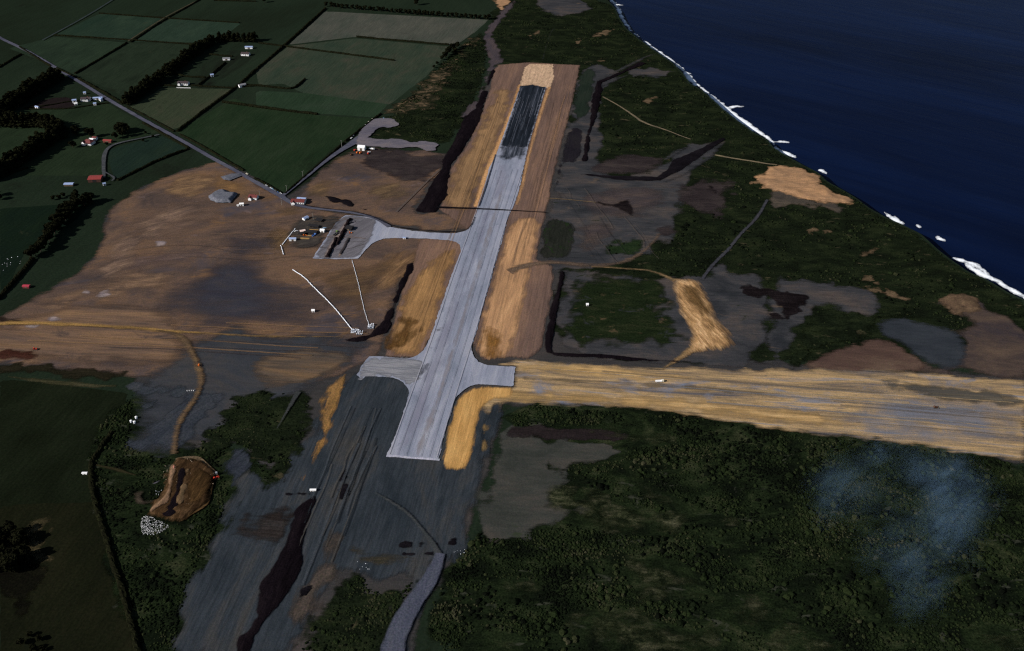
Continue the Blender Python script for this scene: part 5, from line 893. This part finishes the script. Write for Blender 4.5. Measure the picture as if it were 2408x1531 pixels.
excavator((825,526), R(20), PAINTS['dark'], 'dark excavator above the dark shed on the apron'); car((763,538), R(30), PAINTS['sky'], 'light blue car just above the bright white hut in the depot'); car((697,545), R(30), PAINTS['white'], 'white car between the pipe line and the depot sheds')
for x, y, c, lb, k in ((840,361,'orange','orange bulldozer left of the white workshop',0),(847,361.5,'orange','orange loader under the white workshop',1),(868,359,'white','white car right of the workshop',2),(866,363,'red','red bulldozer right below the workshop',0),(834,355,'red','red loader farthest left of the workshop',1),(826,366,'brown','brown bulldozer below left of the workshop',0),(875,352,'grey','grey truck on the gravel right of the workshop',3)):
    if k == 2: car((x, y), R(20), PAINTS[c], lb)
    elif k == 3: truck((x, y), R(-20), PAINTS[c], lb, WHITE, 9)
    else: dozer((x, y), R(70), PAINTS[c], lb, 'loader' if k else 'bulldozer', not k)
shed((822,540), 8, 8, 3.2, R(-14), 'black shed on the right of the apron', rm=BLACKR, wm=BLACKR, name='plant_shed', rh=.8)
# ------------------------------------------------------------------ concrete pipes strung out along their trenches
pv = cyl((-1.15,0,.5), (1.15,0,.5), .5, .5, 10, False); pi = cyl((1.15,0,.5), (-1.15,0,.5), .38, .38, 10, False); pcl = cyl((.9,0,.5), (1.15,0,.5), .58, .58, 10, True)
PIPE = geo(*join(pv, pi, pcl)); PIPE.materials.append(CONC)
def pipe_at(x, y, z, rz, lb, gp, sc=1.0):
    o = link('concrete_pipe', PIPE, None, label=lb, category='pipe', group=gp); o.location = (x, y, z); o.rotation_euler = (0, 0, rz); o.scale = (1, sc, sc)
def pipes(pts, step, lb, gp, sc=1.0):
    q = resample(smooth(W(pts), 1), step); d = np.gradient(q, axis=0)
    for (x, y), (dx, dy) in zip(q, d): pipe_at(x+random.uniform(-.2, .2), y+random.uniform(-.2, .2), .5, math.atan2(dy, dx)+random.uniform(-.12, .12), lb, gp, sc)
pipes([(690,637),(715,652),(745,684),(775,712),(800,741),(828,776)], 2.6, 'white concrete pipe in the long diagonal line on the brown earth', 'long diagonal pipe line')
pipes([(828,614),(840,655),(850,700),(858,735),(868,766)], 2.7, 'white concrete pipe in the thin line running down from the apron', 'thin pipe line below the apron', .5)
pipes([(694,540),(680,557),(665,575)], 3.0, 'white concrete pipe in the row along the left side of the depot', 'pipe row left of the depot')
pipes([(661,580),(664,590),(667,599)], 2.6, 'white concrete pipe in the short kinked row left of the depot', 'short kinked pipe row')
for cx, cy, n, lb, gp in ((834,780,18,'white concrete pipe in the heap ending the long diagonal line','pipe heap of the long line'),(848,783,10,'white concrete pipe in the right heap by the dark bank foot','right pipe heap'),(874,769,14,'white concrete pipe in the heap ending the thin line','pipe heap of the thin line')):
    x, y = U(cx, cy)
    for k in range(n): pipe_at(x+(k % 4)*1.6-3+random.uniform(-.5, .5), y+(k//4 % 3)*2.6-3, .5+(1.0 if k > n-5 else 0), R(80)+random.uniform(-.4, .4), lb, gp)
# ------------------------------------------------------------------ power poles
pm = geo(*cyl((0,0,-.3), (0,0,10), .17, .11, 8)); pm.materials.append(plain('pale_pole', (150,150,146), .9)); ca = geo(*box(-1.3, 1.3, -.08, .08, 9.2, 9.4)); ca.materials.append(WOODM); ins = geo(*cyl((0,0,9.4), (0,0,9.65), .07, .05, 6)); ins.materials.append(WHITE)
for x, y, lb in ((713,419,'pale power pole beside the site road, third from the fork'),(675,453,'pale power pole right at the road fork'),(612,465,'pale power pole left of the fork below the road'),(663,483,'pale power pole left of the red-roofed house at the fork'),(737,518,'pale power pole at the top of the depot'),(804,346,'pale power pole at the gravel yard end of the site road')):
    e = empty('power_pole', (*U(x, y), .3), R(random.uniform(-30, 30)), label=lb, category='pole', group='power poles'); link('pole', pm, None, e); c = link('crossarm', ca, None, e)
    for t in (-1.1, -.4, .4, 1.1): o = link('insulator', ins, None, c); o.location = (t, 0, 0)
# ------------------------------------------------------------------ heaps, boulders
def rocks(name, pts_ov, n, smin, smax, mat, label, cat='rocks', z=.6):
    poly = W(pts_ov); lo, hi = poly.min(0), poly.max(0); P = rng.uniform(lo, hi, (n*6, 2)); P = P[poly_sd(P, poly) > 0][:n]; V = []; F = []
    base = np.array([(1,0,0),(-.9,.1,0),(.1,1,0),(-.1,-1,.1),(0,.1,.8),(.1,0,-.6)]); tri = np.array([(0,2,4),(2,1,4),(1,3,4),(3,0,4),(2,0,5),(1,2,5),(3,1,5),(0,3,5)])
    for i, (x, y) in enumerate(P):
        s = rng.uniform(smin, smax); a = rng.uniform(0, 6.3); v = base*(1+.35*rng.normal(size=base.shape))*s; c, q = math.cos(a), math.sin(a)
        V.append(np.c_[v[:,0]*c-v[:,1]*q+x, v[:,0]*q+v[:,1]*c+y, v[:,2]+z+s*.3]); F.append(tri+6*i)
    link(name, mesh_np(name, np.vstack(V), [np.vstack(F)]), mat, kind='stuff', label=label, category=cat)
rocks('boulder_pile', T(0,2,[(1000,590),(1040,580),(1100,600),(1185,645),(1190,665),(1130,700),(1080,720),(1010,715),(995,660)]), 520, .15, .5, plain('white_stone', (178,178,180), .9, .4, .5), 'pile of white boulders at the lower tip of the quarry')
rocks('loose_stones', T(0,2,[(1090,400),(1140,390),(1150,440),(1110,460)]), 10, .2, .45, CONC, 'loose white stones on the left rim of the quarry')
rocks('quarry_stones', T(0,2,[(1160,230),(1340,180),(1480,250),(1530,300),(1490,460),(1300,560),(1180,600),(1150,450)]), 120, .25, .7, plain('tan_stone', (120,104,86)), 'loose stones scattered on the quarry floor', z=2.4)
rocks('loose_stones', T(1,2,[(1390,830),(1460,820),(1480,770),(1500,780),(1460,870),(1410,870)]), 8, .18, .4, CONC, 'loose white stones where the haul road enters the scrub')
rocks('loose_stones', T(1,2,[(640,870),(680,880),(840,940),(830,970),(740,970),(700,920)]), 8, .15, .35, CONC, 'loose white stones left of the dark spoil streaks in the foreground')
rocks('white_litter', T(0,1,[(20,290),(130,270),(160,320),(60,390),(10,400)]), 14, .3, .6, CONC, 'scattered white sheep-sized stones in the paddock at the left edge', z=0)
def stockpile(name, pts, h, w, mat, label):
    LVL[0] += 1; o = patch(name, pts, mat, cell=1.2, amp=1.2, nsc=5, sm=0, kind=None, relief=lambda P, s_: h*np.clip(s_/w, 0, 1)*(1+.06*fbm(P[:,0]/6, P[:,1]/6, 2)), label=label, category='stockpile'); return o
stockpile('gravel_stockpile', T(0,0,[(1470,1390),(1540,1350),(1590,1345),(1610,1365),(1680,1368),(1630,1438),(1530,1436),(1480,1420)]), 3.2, 4, earth('stock_gravel', [(78,82,92),(90,92,102),(100,102,110)], 8, 1, 0, .1, feather=0), 'grey flat-topped gravel stockpile on the brown earth by the road')
stockpile('gravel_stockpile', T(0,0,[(1560,1255),(1640,1232),(1700,1228),(1712,1245),(1620,1280),(1585,1275)]), 1.2, 4, earth('stock_gravel_b', [(78,80,90),(90,92,100)], 8, 1, 0, .1, feather=0), 'low grey gravel pad touching the road')
for pts, lb in (([(816,520),(822,514),(829,516),(795,580),(788,578)], 'long dark stockpile running down the apron, upper piece'), ([(766,607),(775,608),(797,562),(788,560)], 'long dark stockpile running down the apron, lower piece')):
    stockpile('soil_stockpile', pts, 2.2, 2.5, earth('stock_soil', [(20,16,18),(28,22,24),(38,31,32)], 6, 3, R(60), .2, feather=0), lb)
stockpile('soil_stockpile', [(798,600),(802,601),(824,562),(818,560)], 1.0, 2, earth('stock_soil_b', [(54,50,52),(62,58,60)], 6, 3, R(60), .2, feather=0), 'low grey stockpile beside the long dark one on the apron')
stockpile('sand_heap', [(796,603),(800,598),(804,600),(803,606),(798,607)], 1.8, 3, SAND, 'small pale sand heap at the foot of the apron')

# ------------------------------------------------------------------ scrub: low bushes over the scrub ground
BUSH, bn, bl, bb = newmat('scrub_bush'); bb.inputs['Roughness'].default_value = .95
va = bn.new('ShaderNodeAttribute'); va.attribute_name = 'tint'
tn = noise_node(bn, bl, mapped(bn, bl, 0, .7, .7), 1, 4, .7); gg = ramp(bn, bl, tn.outputs[0], [(.3, (.55,.55,.55,1)), (.7, (1.4,1.4,1.4,1))])
bl.new(mixc(bn, bl, 'MULTIPLY', 1.0, va.outputs['Color'], gg.outputs[0]), bb.inputs['Base Color'])
def top_veg(P):
    veg = np.zeros(len(P), bool)
    for kind, p, w, v in REG:
        lo, hi = p.min(0)-w, p.max(0)+w; m = np.where((P[:,0] > lo[0]) & (P[:,0] < hi[0]) & (P[:,1] > lo[1]) & (P[:,1] < hi[1]))[0]
        if not len(m): continue
        ins = poly_sd(P[m], p) > (2.5 if v else -1.5) if kind == 'p' else line_d(P[m], p) < w
        veg[m[ins]] = v
    return veg
def scatter(name, pts, n, s0, s1, label, seed, tan=.12):
    r = np.random.default_rng(seed); poly = W(pts); lo, hi = poly.min(0), poly.max(0)
    P = r.uniform(lo, hi, (n*4, 2)); P = P[poly_sd(P, poly) > 0]; P = P[poly_sd(P, LAND[0]) > 3]
    den = fbm(P[:,0]/22, P[:,1]/22, seed, 4)-.9*np.clip(fbm(P[:,0]/34, P[:,1]/20, seed+8, 5)-.1, 0, 1); P = P[r.random(len(P)) < np.clip(.55+1.5*den, .06, 1)][:n*2]; P = P[top_veg(P)][:n]
    m = len(P); k = 6; a = np.arange(k)/k*2*math.pi
    s = (s0+(s1-s0)*r.random(m)**2)*(.75+.6*np.clip(fbm(P[:,0]/30, P[:,1]/30, seed+3, 3)+.4, 0, 1)); ph = r.uniform(0, 6.3, m)
    V = np.zeros((m, 2*k+1, 3))
    for ring, (rad, z) in enumerate(((1.0, -.05), (.72, .55))):
        rr = s[:,None]*rad*(1+.5*(r.random((m, k))-.5)); aa = a[None]+ph[:,None]+ring*.5
        V[:,ring*k:(ring+1)*k,0] = P[:,:1]+rr*np.cos(aa); V[:,ring*k:(ring+1)*k,1] = P[:,1:]+rr*np.sin(aa); V[:,ring*k:(ring+1)*k,2] = s[:,None]*z*.8*(1+.5*(r.random((m, k))-.5))+.25
    V[:,2*k,:2] = P+r.normal(size=(m, 2))*s[:,None]*.15; V[:,2*k,2] = s*.7+.25
    i = np.arange(k); j = (i+1) % k
    f4 = np.c_[i, j, k+j, k+i]; f3 = np.c_[k+i, k+j, np.full(k, 2*k)]; off = (np.arange(m)*(2*k+1))[:,None,None]
    stops = np.array([A((10,13,9))[:3], A((18,24,14))[:3], A((27,35,19))[:3], A((36,40,25))[:3], A((50,50,37))[:3]])
    f = np.clip(.40+.95*fbm(P[:,0]/34, P[:,1]/20, seed+8, 5)+r.normal(size=m)*(.07+tan*.3), 0, .999)*4; fi = f.astype(int); fr = (f-fi)[:,None]
    tint = np.repeat(stops[fi]*(1-fr)+stops[fi+1]*fr, 2*k+1, 0)
    link(name, mesh_np(name, V.reshape(-1, 3), [(f4[None]+off).reshape(-1, 4), (f3[None]+off).reshape(-1, 3)], {'tint': tint}), BUSH, kind='stuff', label=label, category='scrub')
scatter('scrub', [(1040,1560),(980,1450),(1090,1270),(1250,1120),(1190,950),(1700,985),(2420,1080),(2440,1560)], 24000, .35, 1.3, 'dense low scrub covering the lower right of the view', 11)
scatter('scrub', [(1180,-10),(1425,-10),(1650,205),(1900,390),(2050,490),(2420,700),(2420,820),(1850,880),(1560,640),(1300,640),(1360,160),(1130,100)], 13000, .5, 1.6, 'low coastal scrub between the runway and the sea', 12)
scatter('scrub', [(190,1040),(330,900),(560,920),(745,930),(720,1300),(990,1350),(940,1560),(330,1560)], 9000, .4, 1.4, 'low scrub around the quarry in the lower left', 13)
scatter('scrub', [(860,305),(960,230),(1080,100),(1150,80),(1140,220),(1060,340)], 3000, .6, 1.6, 'low scrub between the paddocks and the far dirt road', 14, .2)

scatter('tall_scrub', [(1040,1560),(980,1450),(1090,1270),(1250,1120),(1190,950),(1700,985),(2420,1080),(2440,1560)], 1500, 1.2, 2.9, 'taller dark bushes standing out of the lower right scrub', 31, .05)
scatter('tall_scrub', [(1300,640),(1480,120),(1650,205),(1900,390),(2050,490),(2420,700),(2420,820),(1850,880),(1560,640)], 700, 1.2, 2.8, 'taller dark bushes standing out of the coastal scrub', 32, .05)
scatter('tall_scrub', [(190,1040),(330,900),(560,920),(745,930),(720,1300),(990,1350),(940,1560),(330,1560)], 500, 1.0, 2.3, 'taller dark bushes standing out of the scrub round the quarry', 33, .05)
# ------------------------------------------------------------------ smoke from a scrub fire beside the cross runway
SM = [(2071,1052,3,3,4.5),(2069,1040,6,4,3.5),(2068,1028,9,5,2.2),(2066,1075,8,8,.9),(2010,1120,12,17,.6),(1965,1160,12,18,.8),(1945,1210,10,12,.5),(2130,1090,14,17,.4),(2200,1120,14,19,.7),(2255,1150,14,20,.9),(2240,1215,14,18,1.2),(2215,1270,12,15,.9),(2120,1310,12,20,.5),(2145,1360,12,16,.7),(2150,1410,10,13,.7),(2140,1250,10,34,.22),(2060,1010,10,22,.25),(2090,960,14,26,.2)]
pts = np.array([(*U(x, y, z), z) for x, y, z, r, w in SM]); lo = pts.min(0)-48; hi = pts.max(0)+48; lo[2] = 1.2; hi[2] = 34
m = bpy.data.materials.new('smoke'); m.use_nodes = True; n = m.node_tree.nodes; l = m.node_tree.links; n.remove(n['Principled BSDF'])
pv_ = n.new('ShaderNodeVolumePrincipled'); pv_.inputs['Color'].default_value = (.30,.52,.84,1); pv_.inputs['Anisotropy'].default_value = 0; l.new(pv_.outputs[0], n['Material Output'].inputs['Volume'])
tc = n.new('ShaderNodeTexCoord'); tot = None
wr = noise_node(n, l, mapped(n, l, 0, 26, 26), 1, 4, .6); wm_ = n.new('ShaderNodeVectorMath'); wm_.operation = 'MULTIPLY_ADD'; wm_.inputs[1].default_value = (40,40,6); l.new(wr.outputs['Color'], wm_.inputs[0]); l.new(tc.outputs['Object'], wm_.inputs[2])
for (x, y, z, r, w), p in zip(SM, pts):
    d = n.new('ShaderNodeVectorMath'); d.operation = 'DISTANCE'; l.new(wm_.outputs[0], d.inputs[0]); d.inputs[1].default_value = (p[0]+20, p[1]+20, p[2]+3)
    mr = n.new('ShaderNodeMapRange'); mr.interpolation_type = 'SMOOTHSTEP'; mr.inputs['From Min'].default_value = r*1.9; mr.inputs['From Max'].default_value = 0; mr.inputs['To Max'].default_value = w; l.new(d.outputs['Value'], mr.inputs['Value'])
    if tot is None: tot = mr.outputs[0]
    else:
        ad = n.new('ShaderNodeMath'); ad.operation = 'ADD'; l.new(tot, ad.inputs[0]); l.new(mr.outputs[0], ad.inputs[1]); tot = ad.outputs[0]
nz = noise_node(n, l, mapped(n, l, R(35), 44, 15), 1, 6, .68, 1.4); rp = ramp(n, l, nz.outputs[0], [(.40, (.0,.0,.0,1)), (.70, (2.2,2.2,2.2,1))])
mu = n.new('ShaderNodeMath'); mu.operation = 'MULTIPLY'; l.new(tot, mu.inputs[0]); l.new(rp.outputs[0], mu.inputs[1])
mu2 = n.new('ShaderNodeMath'); mu2.operation = 'MULTIPLY'; l.new(mu.outputs[0], mu2.inputs[0]); mu2.inputs[1].default_value = .0037; l.new(mu2.outputs[0], pv_.inputs['Density'])
link('smoke', geo(*box(lo[0], hi[0], lo[1], hi[1], lo[2], hi[2])), m, kind='stuff', label='thin blue smoke drifting over the scrub at lower right', category='smoke')
